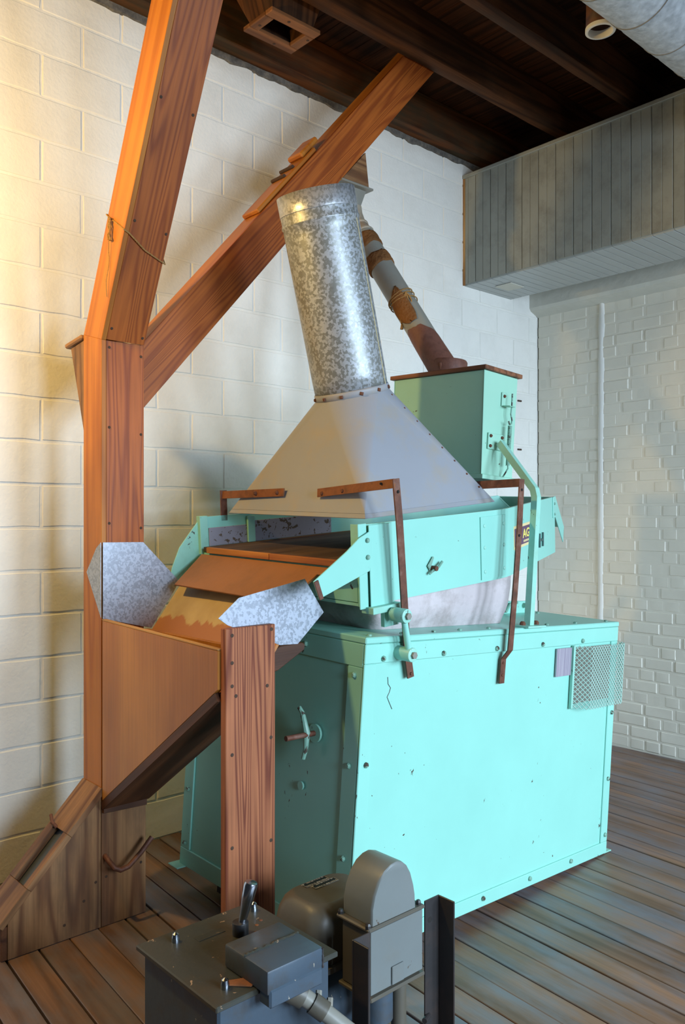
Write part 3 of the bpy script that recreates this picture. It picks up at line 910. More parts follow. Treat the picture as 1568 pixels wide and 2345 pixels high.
# cabinet
cab = mbox('cabinet', (0.008, 0.008, 0.012), (ML - 0.008, MW - 0.008, MT - 0.026))
mbox('top_plate', (-0.002, -0.002, MT - 0.024), (ML + 0.002, MW + 0.002, MT), bev=0.004)
fr = [('rail', (0, 0, 1.044), (ML, 0.009, MT - 0.025)), ('rail', (0, 0, 0), (ML, 0.009, 0.058)),
      ('stile', (0, 0.0005, 0.0585), (0.06, 0.009, 1.0435)), ('stile', (1.706, 0.0005, 0.0585), (ML, 0.009, 1.0435)),
      ('rail', (0, 0.0095, 1.03), (0.009, MW, MT - 0.025)), ('rail', (0, 0.0095, 0), (0.009, MW, 0.075)),
      ('stile', (0.0005, 0.0095, 0.0755), (0.009, 0.085, 1.0295)), ('stile', (0.0005, MW - 0.07, 0.0755), (0.009, MW, 1.0295)),
      ('end_panel', (ML - 0.009, 0.0095, 0), (ML, MW, MT - 0.025)), ('back_panel', (0.0095, MW - 0.009, 0), (ML - 0.0095, MW, MT - 0.025))]
for n, lo, hi in fr: mbox(n, lo, hi, bev=0.0025)
for x in (0.091, 0.424, 0.765, 1.101, 1.432): bolt('bolt', (x, 0, 1.060), (0, -1, 0), M_BOLTMINT, mc, 0.0105, 0.010)
for x in (0.10, 0.43, 0.767, 1.101, 1.434): bolt('bolt', (x, 0, 0.036), (0, -1, 0), M_BOLTMINT, mc, 0.0105, 0.010)
for z in (0.694, 0.369, 0.095): bolt('bolt', (1.740, 0.0005, z), (0, -1, 0), M_BOLTMINT, mc, 0.0105, 0.010)
for z in (0.69, 0.36, 0.16): bolt('bolt', (0.034, 0.0005, z), (0, -1, 0), M_BOLTMINT, mc, 0.0105, 0.010)
for z in (1.00, 0.68, 0.355, 0.12): bolt('bolt', (0.0005, 0.05, z), (-1, 0, 0), M_BOLTMINT, mc, 0.0105, 0.010); bolt('bolt', (0.0005, MW - 0.035, z - 0.02), (-1, 0, 0), M_BOLTMINT, mc, 0.0105, 0.010)
for y in (0.318, 0.60, 0.85): bolt('bolt', (0, y, 1.073), (-1, 0, 0), M_BOLTMINT, mc, 0.0105, 0.010)
for x in (0.05, 0.22, 0.40, 0.56, 0.75, 1.18, 1.42, 1.70): bolt('bolt', (x, 0.035, MT), (0, 0, 1), M_BOLTMINT, mc, 0.009, 0.007)
for x, y in ((1.30, 0.30), (1.66, 0.40), (1.72, 0.70)): bolt('bolt', (x, y, MT), (0, 0, 1), M_BOLTMINT, mc, 0.009, 0.007)
# hand star wheel on a threaded rod, near end
cyl('washer', (0.003, 0.235, 0.755), (-0.006, 0.235, 0.755), 0.034, M_MINT2, mc, 20)
cyl('threaded_rod', (0.0, 0.235, 0.755), (-0.14, 0.235, 0.752), 0.010, M_RUST, mc, 12)
tube('star_handle', [(-0.045, 0.282, 0.845), (-0.045, 0.262, 0.828), (-0.04, 0.238, 0.758), (-0.042, 0.236, 0.700), (-0.045, 0.243, 0.665)], [0.008, 0.009, 0.014, 0.009, 0.008], M_BOLTMINT, mc, 10)
cyl('filler_cap', (0.004, 0.299, 0.545), (-0.003, 0.299, 0.545), 0.016, M_MINT2, mc, 14)
# feet: tabs and short legs that lift the near end
for x, y in ((-0.03, MW - 0.03), (0.02, 0.06)):
    mbox('foot_tab', (x - 0.012, y - 0.02, -0.004), (x + 0.075, y + 0.055, 0.002), M_MINT2)
for x, y in ((0.16, 0.20), (0.16, MW - 0.2)):
    P = MF @ V((x, y, 0))
    mbox('foot', (x - 0.05, y - 0.06, -P.z + 0.008), (x + 0.05, y + 0.06, 0.004), M_STEEL)
mbox('foot_tab', (ML - 0.02, 0.0, -0.001), (ML + 0.05, 0.05, 0.005), M_MINT2)
# data plate
box('data_plate', (1.216, -0.0045, 0.908), (1.338, 0.003, 1.034), M_DATA, mc, bev=0.0)
for pts in (((0.128, 0.99), (0.132, 0.965), (0.146, 0.95), (0.142, 0.935), (0.131, 0.918), (0.142, 0.90), (0.160, 0.872)),):
    tube('scratch', [(x, 0.0076, z) for x, z in pts], 0.0016, M_STEEL, mc, 5)
# expanded mesh guard bulging over the belt opening
mbox('guard_frame', (1.346, -0.012, 0.752), (1.360, 0.004, 1.042), M_MINT2)
mbox('opening_plate', (1.365, 0.0005, 0.77), (1.70, 0.0065, 1.03), M_PVC)
bm = bmesh.new()


def guard_pt(u, z):
    """u along the guard: slanted left flank, flat front, rolled right edge"""
    segs = [V((1.362, -0.004)), V((1.42, -0.062)), V((1.715, -0.062)), V((1.752, -0.04)), V((1.765, -0.004))]
    L = [(b - a).length for a, b in zip(segs, segs[1:])]
    d = u * sum(L)
    for a, b, l in zip(segs, segs[1:], L):
        if d <= l + 1e-6:
            p = a + (b - a) * (d / l); return V((p.x, p.y, z))
        d -= l
    return V((segs[-1].x, segs[-1].y, z))


NU, NZ = 40, 26


def strand(p, q, r=0.0022):
    d = (q - p).normalized(); a = d.orthogonal().normalized() * r; b = d.cross(a.normalized()) * r
    loft_bm(bm, [[p + a, p + b, p - a, p - b], [q + a, q + b, q - a, q - b]], False, False)


zz = lambda j: 0.752 + (1.042 - 0.752) * j / NZ
for i in range(NU):
    for j in range(NZ):
        if (i + j) % 2 == 0: strand(guard_pt(i / NU, zz(j)), guard_pt((i + 1) / NU, zz(j + 1)))
        else: strand(guard_pt(i / NU, zz(j + 1)), guard_pt((i + 1) / NU, zz(j)))
tag(link('mesh_guard', bm_mesh(bm, 'mesh_guard'), M_MESH, mc), kind='stuff')

# sieve box: side walls run straight, then close in towards the far outlet
def wall_strip(name, pts, z0, z1, t, inward, mat=M_MINT):
    """pts: plan outline in sieve coordinates; vertical strip of thickness t"""
    bm = bmesh.new()
    rows = []
    for i, (x, y) in enumerate(pts):
        a = V(pts[max(i - 1, 0)]); b = V(pts[min(i + 1, len(pts) - 1)])
        d = (b - a).normalized(); n = V((-d.y, d.x)) * inward
        q = V((x, y)) + n * t
        rows.append([sp(x, y, z0), sp(x, y, z1), sp(q.x, q.y, z1), sp(q.x, q.y, z0)])
    loft_bm(bm, rows)
    return link(name, bm_mesh(bm, name, 25), mat, mc)


bend = []
for i in range(9):
    t = i / 8
    a = R(20.1) * t
    bend.append((0.80 + 0.135 * (math.sin(a) / math.sin(R(20.1))) * 1.0, 0.135 * (1 - math.cos(a)) / math.sin(R(20.1))))
EX, EY = 1.745, bend[-1][1] + (1.745 - bend[-1][0]) * math.tan(R(20.1))
side = [(0.0, 0.0)] + [(x, 0.0) for x in (0.2, 0.4, 0.6)] + bend + [(1.2, bend[-1][1] + (1.2 - bend[-1][0]) * math.tan(R(20.1))), (EX, EY)]
ZB = -0.292
wall_strip('sieve_side', side, ZB, 0.0, 0.014, 1)
wall_strip('sieve_side', [(x, 1.0 - y) for x, y in side], ZB, 0.0, 0.014, -1)
# floor of the sieve box, its near end board and grey inner lining
bm = bmesh.new()
pl = side + [(x, 1.0 - y) for x, y in reversed(side)]
loft_bm(bm, [[sp(x, y + (0.015 if y < 0.5 else -0.015), ZB + 0.001) for x, y in pl], [sp(x, y + (0.015 if y < 0.5 else -0.015), ZB + 0.012) for x, y in pl]])
link('sieve_floor', bm_mesh(bm, 'sieve_floor'), M_MINT, mc)
bm = bmesh.new()
pl2 = [(x, y) for x, y in pl if x < 1.72]
loft_bm(bm, [[sp(max(x, 0.002), y + (0.016 if y < 0.5 else -0.016), -0.152) for x, y in pl], [sp(max(x, 0.002), y + (0.016 if y < 0.5 else -0.016), -0.132) for x, y in pl]])
link('sieve_deck', bm_mesh(bm, 'sieve_deck'), M_DECK, mc)


def splate(name, pts, nrm, t, mat, grain=None, bev=0.0015):
    n = SX * nrm[0] + SY * nrm[1] + SZ * nrm[2]
    g = None if grain is None else SX * grain[0] + SY * grain[1] + SZ * grain[2]
    return plate(name, [sp(*p) for p in pts], n, t, mat, mc, g, bev)


splate('deck_edge', [(-0.016, 0.06, -0.155), (-0.016, 0.50, -0.155), (-0.016, 0.50, -0.130), (-0.016, 0.06, -0.130)], (1, 0, 0), 0.017, M_DECKEDGE, (0, 1, 0))
splate('deck_edge', [(-0.016, 0.502, -0.155), (-0.016, 0.94, -0.155), (-0.016, 0.94, -0.130), (-0.016, 0.502, -0.130)], (1, 0, 0), 0.017, M_DECKEDGE, (0, 1, 0))
splate('end_board', [(0.0, 0.016, ZB + 0.014), (0.0, 0.984, ZB + 0.014), (0.0, 0.984, -0.157), (0.0, 0.016, -0.157)], (1, 0, 0), 0.012, M_MINT)
splate('lining', [(0.03, 0.984, -0.131), (0.25, 0.984, -0.131), (0.25, 0.984, -0.05), (0.03, 0.984, -0.05)], (0, -1, 0), 0.004, M_INNER)
splate('lining', [(0.27, 0.984, -0.131), (0.76, 0.984, -0.131), (0.76, 0.984, -0.035), (0.27, 0.984, -0.035)], (0, -1, 0), 0.004, M_INNER)
splate('lining', [(0.05, 0.016, -0.131), (0.76, 0.016, -0.131), (0.76, 0.016, -0.04), (0.05, 0.016, -0.04)], (0, 1, 0), 0.004, M_INNER)
splate('lining_clip', [(0.235, 0.979, -0.131), (0.275, 0.979, -0.131), (0.275, 0.979, -0.012), (0.235, 0.979, -0.012)], (0, -1, 0), 0.012, M_MINT2)
# near corner uprights and fold along the front side
splate('corner_upright', [(-0.012, -0.002, -0.30), (0.03, -0.002, -0.30), (0.03, -0.002, 0.004), (-0.012, -0.002, 0.004)], (0, -1, 0), 0.006, M_MINT)
splate('corner_upright', [(-0.012, 0.985, -0.165), (-0.012, 1.014, -0.165), (-0.012, 1.014, 0.004), (-0.012, 0.985, 0.004)], (1, 0, 0), 0.04, M_MINT2)
splate('corner_fold', [(-0.014, -0.009, -0.165), (-0.014, 0.03, -0.165), (-0.014, 0.03, 0.003), (-0.014, -0.009, 0.003)], (1, 0, 0), 0.002, M_MINT2)
splate('side_fold', [(0.135, -0.0145, -0.30), (0.165, -0.001, -0.30), (0.165, -0.001, -0.002), (0.135, -0.0145, -0.002)], (0.41, -0.91, 0), 0.004, M_MINT)
splate('side_doubler', [(0.031, -0.0145, -0.30), (0.135, -0.0145, -0.30), (0.135, -0.0145, -0.002), (0.031, -0.0145, -0.002)], (0, -1, 0), 0.004, M_MINT)
# riveted patch across the bend
wall_strip('riveted_patch', [(x, y - 0.0045) for x, y in [(0.69, 0.0), (0.745, 0.0)] + bend[:5]], -0.282, -0.022, 0.004, 1)
for z in (-0.06, -0.15, -0.25):
    bolt('rivet', sp(0.715, -0.0045, z), -SY, M_MINT2, mc, 0.008, 0.003)
    bolt('rivet', sp(bend[3][0], bend[3][1] - 0.005, z), -SY, M_MINT2, mc, 0.008, 0.003)
# wing latch on the front side
splate('wing_latch', [(0.365, -0.004, -0.205), (0.352, -0.004, -0.185), (0.385, -0.004, -0.150), (0.392, -0.004, -0.156)], (0, -1, 0), 0.004, M_BOLTMINT)
tube('latch_lever', [sp(0.355, -0.012, -0.215), sp(0.378, -0.022, -0.198), sp(0.40, -0.022, -0.192), sp(0.43, -0.014, -0.176)], 0.0055, M_BOLTMINT, mc, 8)
cyl('latch_stud', sp(0.38, 0.0, -0.196), sp(0.38, -0.03, -0.196), 0.010, M_RUSTBOLT, mc, 8)
# outlet lip with its two cheeks
splate('outlet_lip', [(-0.017, 0.03, -0.160), (-0.017, 0.975, -0.160), (-0.205, 0.905, -0.264), (-0.205, 0.168, -0.264), (-0.055, 0.168, -0.181), (-0.043, 0.03, -0.1744)], (-0.5, 0, 0.86), -0.008, M_LIP, (0, 1, 0))
splate('lip_cheek', [(0.045, -0.019, -0.02), (0.045, -0.019, -0.10), (0.03, -0.019, -0.165), (-0.212, -0.019, -0.232), (-0.235, -0.019, -0.17), (-0.08, -0.019, -0.085), (-0.02, -0.019, -0.045)], (0, 1, 0), 0.006, M_MINT)
splate('lip_cheek', [(0.0, 1.004, -0.008), (0.0, 1.004, -0.17), (-0.15, 1.004, -0.285), (-0.168, 1.004, -0.265), (-0.15, 1.004, -0.205), (-0.11, 1.004, -0.125), (-0.05, 1.004, -0.06)], (0, 1, 0), 0.005, M_MINT2)
splate('cheek_hem', [(-0.214, -0.021, -0.236), (-0.196, -0.021, -0.231), (-0.218, -0.021, -0.165), (-0.238, -0.021, -0.172)], (0, -1, 0), 0.003, M_RUST)
for z in (-0.055, -0.115): bolt('bolt', sp(0.02, -0.02, z), -SY, M_BOLTMINT, mc, 0.009, 0.008)
# far outlet deflector
sd = V((math.cos(R(20.1)), math.sin(R(20.1)), 0))
for sgn, y0, nm in ((1, EY, 'deflector_cheek'), (-1, 1.0 - EY, 'deflector_cheek')):
    e = lambda t, z: (EX + sd.x * t, y0 + sgn * sd.y * t, z)
    splate(nm, [e(-0.05, 0.0), e(0.0, 0.004), e(0.20, -0.175), e(0.175, -0.258), e(0.0, -0.108), e(-0.05, -0.108)], (sd.y, -sgn * sd.x, 0), 0.005, M_MINT)
    for z in (-0.035, -0.09): bolt('bolt', sp(*e(-0.025, z)) + (SX * sd.y - SY * sgn * sd.x) * 0.005, SX * sd.y - SY * sgn * sd.x, M_BOLTMINT, mc, 0.007, 0.005)
splate('deflector', [(EX + 0.19, EY + 0.07, -0.175), (EX + 0.0, EY + 0.01, 0.0), (EX + 0.0, 0.99 - EY, 0.0), (EX + 0.19, 0.93 - EY, -0.175)], (0.68, 0, 0.73), -0.005, M_MINT)
# sticker and emblem on the closing-in part of the front side
bx, by = bend[-1]
tn = sd; nn = V((sd.y, -sd.x, 0))
e = lambda t, z, o=0.0: sp(bx + (t - 0.09) * tn.x + nn.x * o, by + (t - 0.09) * tn.y + nn.y * o, z)
n3 = SX * nn.x + SY * nn.y
t3 = SX * tn.x + SY * tn.y
st = plate('sticker', [e(0.14, -0.19), e(0.43, -0.19), e(0.43, -0.086), e(0.14, -0.086)], n3, 0.0012, M_CREAM, mc, t3, 0)
sticker_face = plate('sticker_face', [e(0.15, -0.178, 0.0012), e(0.42, -0.178, 0.0012), e(0.42, -0.098, 0.0012), e(0.15, -0.098, 0.0012)], n3, 0.0008, M_PURPLE, st, t3, 0)
sticker_face.matrix_basis = st.matrix_basis.inverted() @ sticker_face.matrix_basis
tx = bpy.data.curves.new('lettering', 'FONT'); tx.body = 'AG'; tx.size = 0.056; tx.align_x = 'RIGHT'; tx.extrude = 0.0005; tx.offset = 0.0012
tx.materials.append(M_YELLOW)
tmp = bpy.data.objects.new('lettering_tmp', tx); COL.objects.link(tmp)
me = bpy.data.meshes.new_from_object(tmp.evaluated_get(bpy.context.evaluated_depsgraph_get()))
bpy.data.objects.remove(tmp)
to = link('lettering', me, M_YELLOW, st, st.matrix_basis.inverted() @ frame(e(0.408, -0.150, 0.0026), t3, n3) @ Matrix.Diagonal((1.55, 1, 1, 1)))
for i in range(6):
    d = plate('small_print', [e(0.30 + i * 0.016, -0.171, 0.002), e(0.312 + i * 0.016, -0.171, 0.002), e(0.312 + i * 0.016, -0.161, 0.002), e(0.30 + i * 0.016, -0.161, 0.002)], n3, 0.0004, M_CREAM, st, t3, 0)
    d.matrix_basis = st.matrix_basis.inverted() @ d.matrix_basis
em = plate('emblem', [e(0.60, -0.200), e(0.655, -0.200), e(0.655, -0.188), e(0.60, -0.188)], n3, 0.008, M_MARK, mc, t3, 0.001)
for t in (0.597, 0.662):
    d = plate('emblem_bar', [e(t - 0.008, -0.228), e(t + 0.003, -0.228), e(t + 0.007, -0.160), e(t - 0.004, -0.160)], n3, 0.009, M_MARK, em, t3, 0.001)
    d.matrix_basis = em.matrix_basis.inverted() @ d.matrix_basis
# clamp under the near corner and the swinging link to the cabinet
splate('clamp_bar', [(0.015, -0.045, -0.318), (0.17, -0.045, -0.318), (0.17, -0.045, -0.294), (0.015, -0.045, -0.294)], (0, 1, 0), 0.06, M_MINT2)
splate('clamp_tab', [(0.085, -0.03, -0.375), (0.16, -0.03, -0.375), (0.16, -0.03, -0.318), (0.085, -0.03, -0.318)], (0, 1, 0), 0.02, M_MINT)
la, lb = V((0.125, -0.055, 1.218)), V((0.168, -0.055, 1.078))
tube('link_rod', [la, lb], 0.012, M_MINT, mc, 12)
for c in (la, lb):
    cyl('link_bearing', c + V((0, 0.05 if c is la else 0.06, 0)), c + V((0, -0.018, 0)), 0.026, M_MINT2, mc, 20, bev=0.004)
    cyl('link_nut', c + V((0, -0.016, 0)), c + V((0, -0.028, 0)), 0.013, M_PVC, mc, 6)
la2, lb2 = V((0.125, MW + 0.04, 1.218)), V((0.168, MW + 0.04, 1.078))
tube('link_rod', [la2, lb2], 0.012, M_MINT, mc, 12)
for c in (la2, lb2): cyl('link_bearing', c + V((0, -0.05, 0)), c + V((0, 0.018, 0)), 0.026, M_MINT2, mc, 20, bev=0.004)
# canvas skirt
bm = bmesh.new()
rows = []
def rr(x0, x1, y0, y1, n=16, rad=0.05):
    pts = []
    for cx, cy, a0 in ((x1 - rad, y1 - rad, 0), (x0 + rad, y1 - rad, 90), (x0 + rad, y0 + rad, 180), (x1 - rad, y0 + rad, 270)):
        for k in range(6): a = R(a0 + 90 * k / 5); pts.append((cx + rad * math.cos(a), cy + rad * math.sin(a)))
    out = []
    for i in range(len(pts)):
        p, q = V(pts[i]), V(pts[(i + 1) % len(pts)])
        m = 10 if (q - p).length > 0.1 else 1
        for k in range(m): out.append(p.lerp(q, k / m))
    return out


lo_ = rr(0.19, 1.02, 0.15, 0.93); hi_ = rr(0.13, 1.03, 0.115, 0.985)
for j in range(9):
    t = j / 8
    ring = []
    for a, b in zip(lo_, hi_):
        zt = 1.239 + 0.128 * (b.x - 0.03)
        zb = 1.1385
        p = a.lerp(b, t)
        z = zb + (zt - zb) * t
        c = V((0.5, 0.55))
        d = (p - c).normalized()
        bul = 0.022 * math.sin(math.pi * t) * (0.4 + 0.9 * abs(noise.noise(V((p.x * 4, p.y * 4, 0))))) + 0.012 * noise.noise(V((p.x * 11, p.y * 11, t * 2.5))) * math.sin(math.pi * min(1, t * 1.2))
        q = p + d * bul
        ring.append(V((q.x, q.y, z)))
    rows.append(ring)
loft_bm(bm, rows, False, False)
link('canvas_skirt', bm_mesh(bm, 'canvas_skirt', 60), M_CANVAS, mc)
# rear spring bracket on the cabinet top and its leaf spring
mbox('bracket_plate', (1.22, 0.43, MT), (1.60, 0.445, MT + 0.062), M_MINT)
mbox('bracket_plate', (1.22, 0.66, MT), (1.60, 0.675, MT + 0.075), M_MINT2)
mbox('bracket_base', (1.20, 0.445, MT), (1.62, 0.66, MT + 0.012), M_MINT2)
tube('bracket_bar', [(1.57, 0.41, MT + 0.04), (1.57, 0.70, MT + 0.045)], 0.012, M_BOLTMINT, mc, 10)
tube('spring_strap', [(1.28, 0.42, MT + 0.055), (1.33, 0.42, MT + 0.05), (1.36, 0.42, MT + 0.015), (1.41, 0.42, MT + 0.012), (1.44, 0.42, MT + 0.05), (1.50, 0.42, MT + 0.055)], 0.007, M_BOLTMINT, mc, 8)
plate('leaf_spring', [(1.30, 0.50, MT + 0.01), (1.30, 0.56, MT + 0.01), (1.16, 0.58, 1.395), (1.16, 0.48, 1.395)], (1, 0, 0.3), 0.006, M_MINT2, mc, bev=0.001)
mbox('spring_seat', (1.10, 0.44, 1.372), (1.24, 0.62, 1.392), M_MINT2)
# arm that carries the hopper
mbox('arm_foot', (0.95, -0.025, MT), (1.085, 0.06, MT + 0.009), M_MINT2)
for x in (0.967, 1.068): bolt('bolt', (x, 0.018, MT + 0.009), (0, 0, 1), M_RUSTBOLT, mc, 0.013, 0.016)
arm = tube('hopper_arm', [(1.012, 0.016, MT + 0.006), (1.012, 0.016, 1.70), (1.014, 0.028, 1.735), (1.03, 0.235, 1.948)], 0.0215, M_MINT2, mc, 4, phase=R(45), smooth=False, ref=(1, 0, 0))
arm2 = tube('hopper_arm', [(1.012, MW - 0.016, MT + 0.006), (1.012, MW - 0.016, 1.70), (1.014, MW - 0.028, 1.735), (1.03, 0.868, 1.948)], 0.0215, M_MINT2, mc, 4, phase=R(45), smooth=False, ref=(1, 0, 0))
mbox('arm_foot', (0.95, MW - 0.06, MT), (1.085, MW + 0.0, MT + 0.009), M_MINT2)

# ================================================================== FEED HOPPER
HM = MF @ Matrix.Translation((0.93, 0.27, 1.78))
ho = empty('feed_hopper', HM, 'tall green feed hopper with wooden lid held above the sieve box', 'hopper')
HI = Matrix.Translation((-0.93, -0.27, -1.78))


def hplate(name, pts, n, t, mat, grain=None, bev=0.002):
    o = plate(name, pts, n, t, mat, ho, grain, bev); o.matrix_basis = HI @ o.matrix_basis; return o


hx0, hx1, hy0, hy1, hz0, hz1 = 0.93, 1.185, 0.27, 0.83, 1.80, 2.272
hplate('side_sheet', [(hx0 + 0.02, hy0 + 0.004, hz0), (hx0 + 0.02, hy1 - 0.004, hz0), (hx0, hy1 - 0.004, hz1), (hx0, hy0 + 0.004, hz1)], (1, 0, 0.04), 0.004, M_HOPPER)
hplate('front_sheet', [(hx0 + 0.018, hy0, hz0), (hx1, hy0, hz0), (hx1, hy0, hz1), (hx0 - 0.002, hy0, hz1)], (0, 1, 0), 0.004, M_HOPPER)
hplate('side_sheet', [(hx1, hy0 + 0.004, hz0), (hx1, hy1 - 0.004, hz0), (hx1, hy1 - 0.004, hz1), (hx1, hy0 + 0.004, hz1)], (-1, 0, 0), 0.004, M_HOPPER)
hplate('back_sheet', [(hx0 + 0.018, hy1, hz0), (hx1, hy1, hz0), (hx1, hy1, hz1), (hx0 - 0.002, hy1, hz1)], (0, -1, 0), 0.004, M_HOPPER)
hplate('base_flange', [(hx0 + 0.012, hy0 - 0.012, 1.779), (1.228, hy0 - 0.012, 1.779), (1.228, hy1 + 0.01, 1.779), (hx0 + 0.012, hy1 + 0.01, 1.779)], (0, 0, 1), 0.021, M_HOPPER)
hplate('lid', [(hx0 - 0.016, hy0 - 0.016, hz1 + 0.001), (hx1 + 0.016, hy0 - 0.016, hz1 + 0.001), (hx1 + 0.016, hy1 + 0.016, hz1 + 0.001), (hx0 - 0.016, hy1 + 0.016, hz1 + 0.001)], (0, 0, 1), 0.019, M_LIDWOOD, (0, 1, 0))
hplate('arm_plate', [(0.974, hy0 - 0.001, 1.918), (1.088, hy0 - 0.001, 1.918), (1.088, hy0 - 0.001, 1.992), (0.974, hy0 - 0.001, 1.992)], (0, -1, 0), 0.008, M_HOPPER)
for x, z in ((0.988, 1.978), (0.988, 1.932), (1.074, 1.978), (1.074, 1.932)):
    o = bolt('bolt', (x, hy0 - 0.009, z), (0, -1, 0), M_RUSTBOLT, ho, 0.008, 0.009, 6); o.matrix_basis = HI @ o.matrix_basis
hplate('hook_plate', [(1.062, hy0 - 0.001, 2.125), (1.10, hy0 - 0.001, 2.125), (1.10, hy0 - 0.001, 2.19), (1.062, hy0 - 0.001, 2.19)], (0, -1, 0), 0.006, M_HOPPER)
hplate('hook_shelf', [(1.066, hy0 - 0.007, 2.125), (1.11, hy0 - 0.007, 2.125), (1.11, hy0 - 0.05, 2.121), (1.066, hy0 - 0.05, 2.121)], (0, 0, 1), 0.004, M_HOPPER)
o = bolt('bolt', (1.078, hy0 - 0.007, 2.172), (0, -1, 0), M_RUSTBOLT, ho, 0.008, 0.008, 6); o.matrix_basis = HI @ o.matrix_basis
yk = hy0 - 0.036
o = tube('hook_wire', [(1.100, yk, 2.185), (1.100, yk, 2.12), (1.098, yk, 2.09), (1.108, yk, 2.062), (1.104, yk, 2.046), (1.090, yk, 2.042), (1.082, yk, 2.055)], 0.0038, M_BOLTMINT, ho, 8); o.matrix_basis = HI
o = cyl('spring', (1.094, yk, 2.036), (1.094, yk, 1.852), 0.0085, M_BOLTMINT, ho, 10); o.matrix_basis = HI @ o.matrix_basis
hpath = [(1.094 + 0.0092 * math.cos(t * 0.9), yk + 0.0092 * math.sin(t * 0.9), 2.036 - 0.184 * t / 220) for t in range(221)]
o = tube('spring_coil', hpath, 0.0016, M_BOLTMINT, ho, 4); o.matrix_basis = HI
o = tube('lower_hook', [(1.094, yk, 1.855), (1.097, yk, 1.838), (1.088, yk + 0.01, 1.812), (1.090, yk + 0.02, 1.80)], 0.0035, M_BOLTMINT, ho, 6); o.matrix_basis = HI

# ================================================================== EXHAUST HOOD
EHM = MF @ Matrix.Translation(sp(0.5, 0.5, 0.035))
eh = empty('exhaust_hood', EHM, 'grey sheet metal hood with round galvanised pipe standing over the sieve', 'hood')
EI = Matrix.Translation(-sp(0.5, 0.5, 0.035))
hc = sp(0.466, 0.495, 0.508)                  # collar centre
pt = sp(0.294, 0.495, 1.318)                  # pipe top centre
pax = (pt - hc).normalized()
base = [sp(0.111, 0.08, 0.030), sp(0.879, 0.08, 0.046), sp(0.879, 0.915, 0.046), sp(0.111, 0.915, 0.030)]
NQ = 24
RADI = 0.159
circ, bot = [], []
pux = (SX - pax * SX.dot(pax)).normalized(); puy = pax.cross(pux)
for q in range(4):
    for k in range(NQ + 1):
        a = R(180 + 90 * q + 90 * k / NQ)
        circ.append(hc + (pux * math.cos(a) + puy * math.sin(a)) * RADI)
        bot.append(base[q].copy())
bm = bmesh.new()
n = len(circ)
bv = [bm.verts.new(EI @ base[q]) for q in range(4)]
cv = [bm.verts.new(EI @ p) for i, p in enumerate(circ) if i % (NQ + 1) != NQ]    # shared quadrant points
nc = len(cv)
for q in range(4):
    for k in range(NQ):
        bm.faces.new((bv[q], cv[(q * NQ + k + 1) % nc], cv[q * NQ + k]))
    bm.faces.new((bv[q], bv[(q + 1) % 4], cv[((q + 1) * NQ) % nc]))
me = bm_mesh(bm, 'hood')
hd = link('hood', me, M_HOOD, eh)
sm = hd.modifiers.new('thickness', 'SOLIDIFY'); sm.thickness = 0.0025; sm.offset = -1
# flared rim
bm = bmesh.new()
outw = []
cb = sum(base, V()) / 4
r1 = [p - SZ * 0.001 for p in base]
r2 = [p + (p - cb).normalized() * 0.014 - SZ * 0.016 for p in base]
r3 = [p - (p - cb).normalized() * 0.003 - SZ * 0.001 for p in r2]
loft_bm(bm, [[EI @ p for p in r1], [EI @ p for p in r2]], False, False)
rim = link('rim', bm_mesh(bm, 'rim'), M_HOOD, eh)
sm = rim.modifiers.new('thickness', 'SOLIDIFY'); sm.thickness = 0.003
# collar band and pipe
def lathe_bm(org, ax, prof, seg=56):
    bm = bmesh.new()
    loft_bm(bm, [ring_pts(org + ax * z, ax, r, seg, SX) for z, r in prof], False, False)
    return bm
bm = lathe_bm(EI @ hc, pax, [(-0.004, RADI + 0.003), (0.020, RADI + 0.003), (0.026, RADI + 0.001)])
o = link('collar', bm_mesh(bm, 'collar', 40), M_HOOD, eh); sm = o.modifiers.new('thickness', 'SOLIDIFY'); sm.thickness = 0.003
PLn = (pt - hc).length
prof = [(0.0, RADI - 0.002)] + [(PLn * k / 10, RADI) for k in range(1, 9)] + [(PLn - 0.125, RADI), (PLn - 0.118, RADI + 0.004), (PLn - 0.112, RADI + 0.004), (PLn - 0.104, RADI + 0.0005), (PLn - 0.07, RADI + 0.001), (PLn, RADI + 0.001)]
prof.sort(key=lambda q: q[0])
bm = lathe_bm(V((0, 0, 0)), V((0, 0, 1)), prof, 64)
pm = frame(EI @ hc, pux, pax)
pipe = link('round_pipe', bm_mesh(bm, 'round_pipe', 30), M_GALV, eh, pm)
sm = pipe.modifiers.new('thickness', 'SOLIDIFY'); sm.thickness = 0.002; sm.offset = -1
bm = lathe_bm(V((0, 0, 0)), V((0, 0, 1)), [(PLn - 0.075, RADI + 0.001), (PLn - 0.073, RADI + 0.0025), (PLn + 0.001, RADI + 0.0025)], 64)
o = link('pipe_band', bm_mesh(bm, 'pipe_band', 30), M_BAND, eh, pm); sm = o.modifiers.new('thickness', 'SOLIDIFY'); sm.thickness = 0.0015; sm.offset = -1
tube('pipe_seam', [EI @ (hc + pax * z + (-puy * 0.93 + pux * 0.37).normalized() * (RADI + 0.001)) for z in (0.02, PLn * 0.5, PLn - 0.13)], 0.0016, M_CREAM, eh, 6)
for k in range(10):
    a = R(150 + 30 * k)
    d = pux * math.cos(a) + puy * math.sin(a)
    bolt('rivet', EI @ (hc + pax * 0.008 + d * (RADI + 0.0035)), d, M_RUSTBOLT, eh, 0.0095, 0.007, 4)
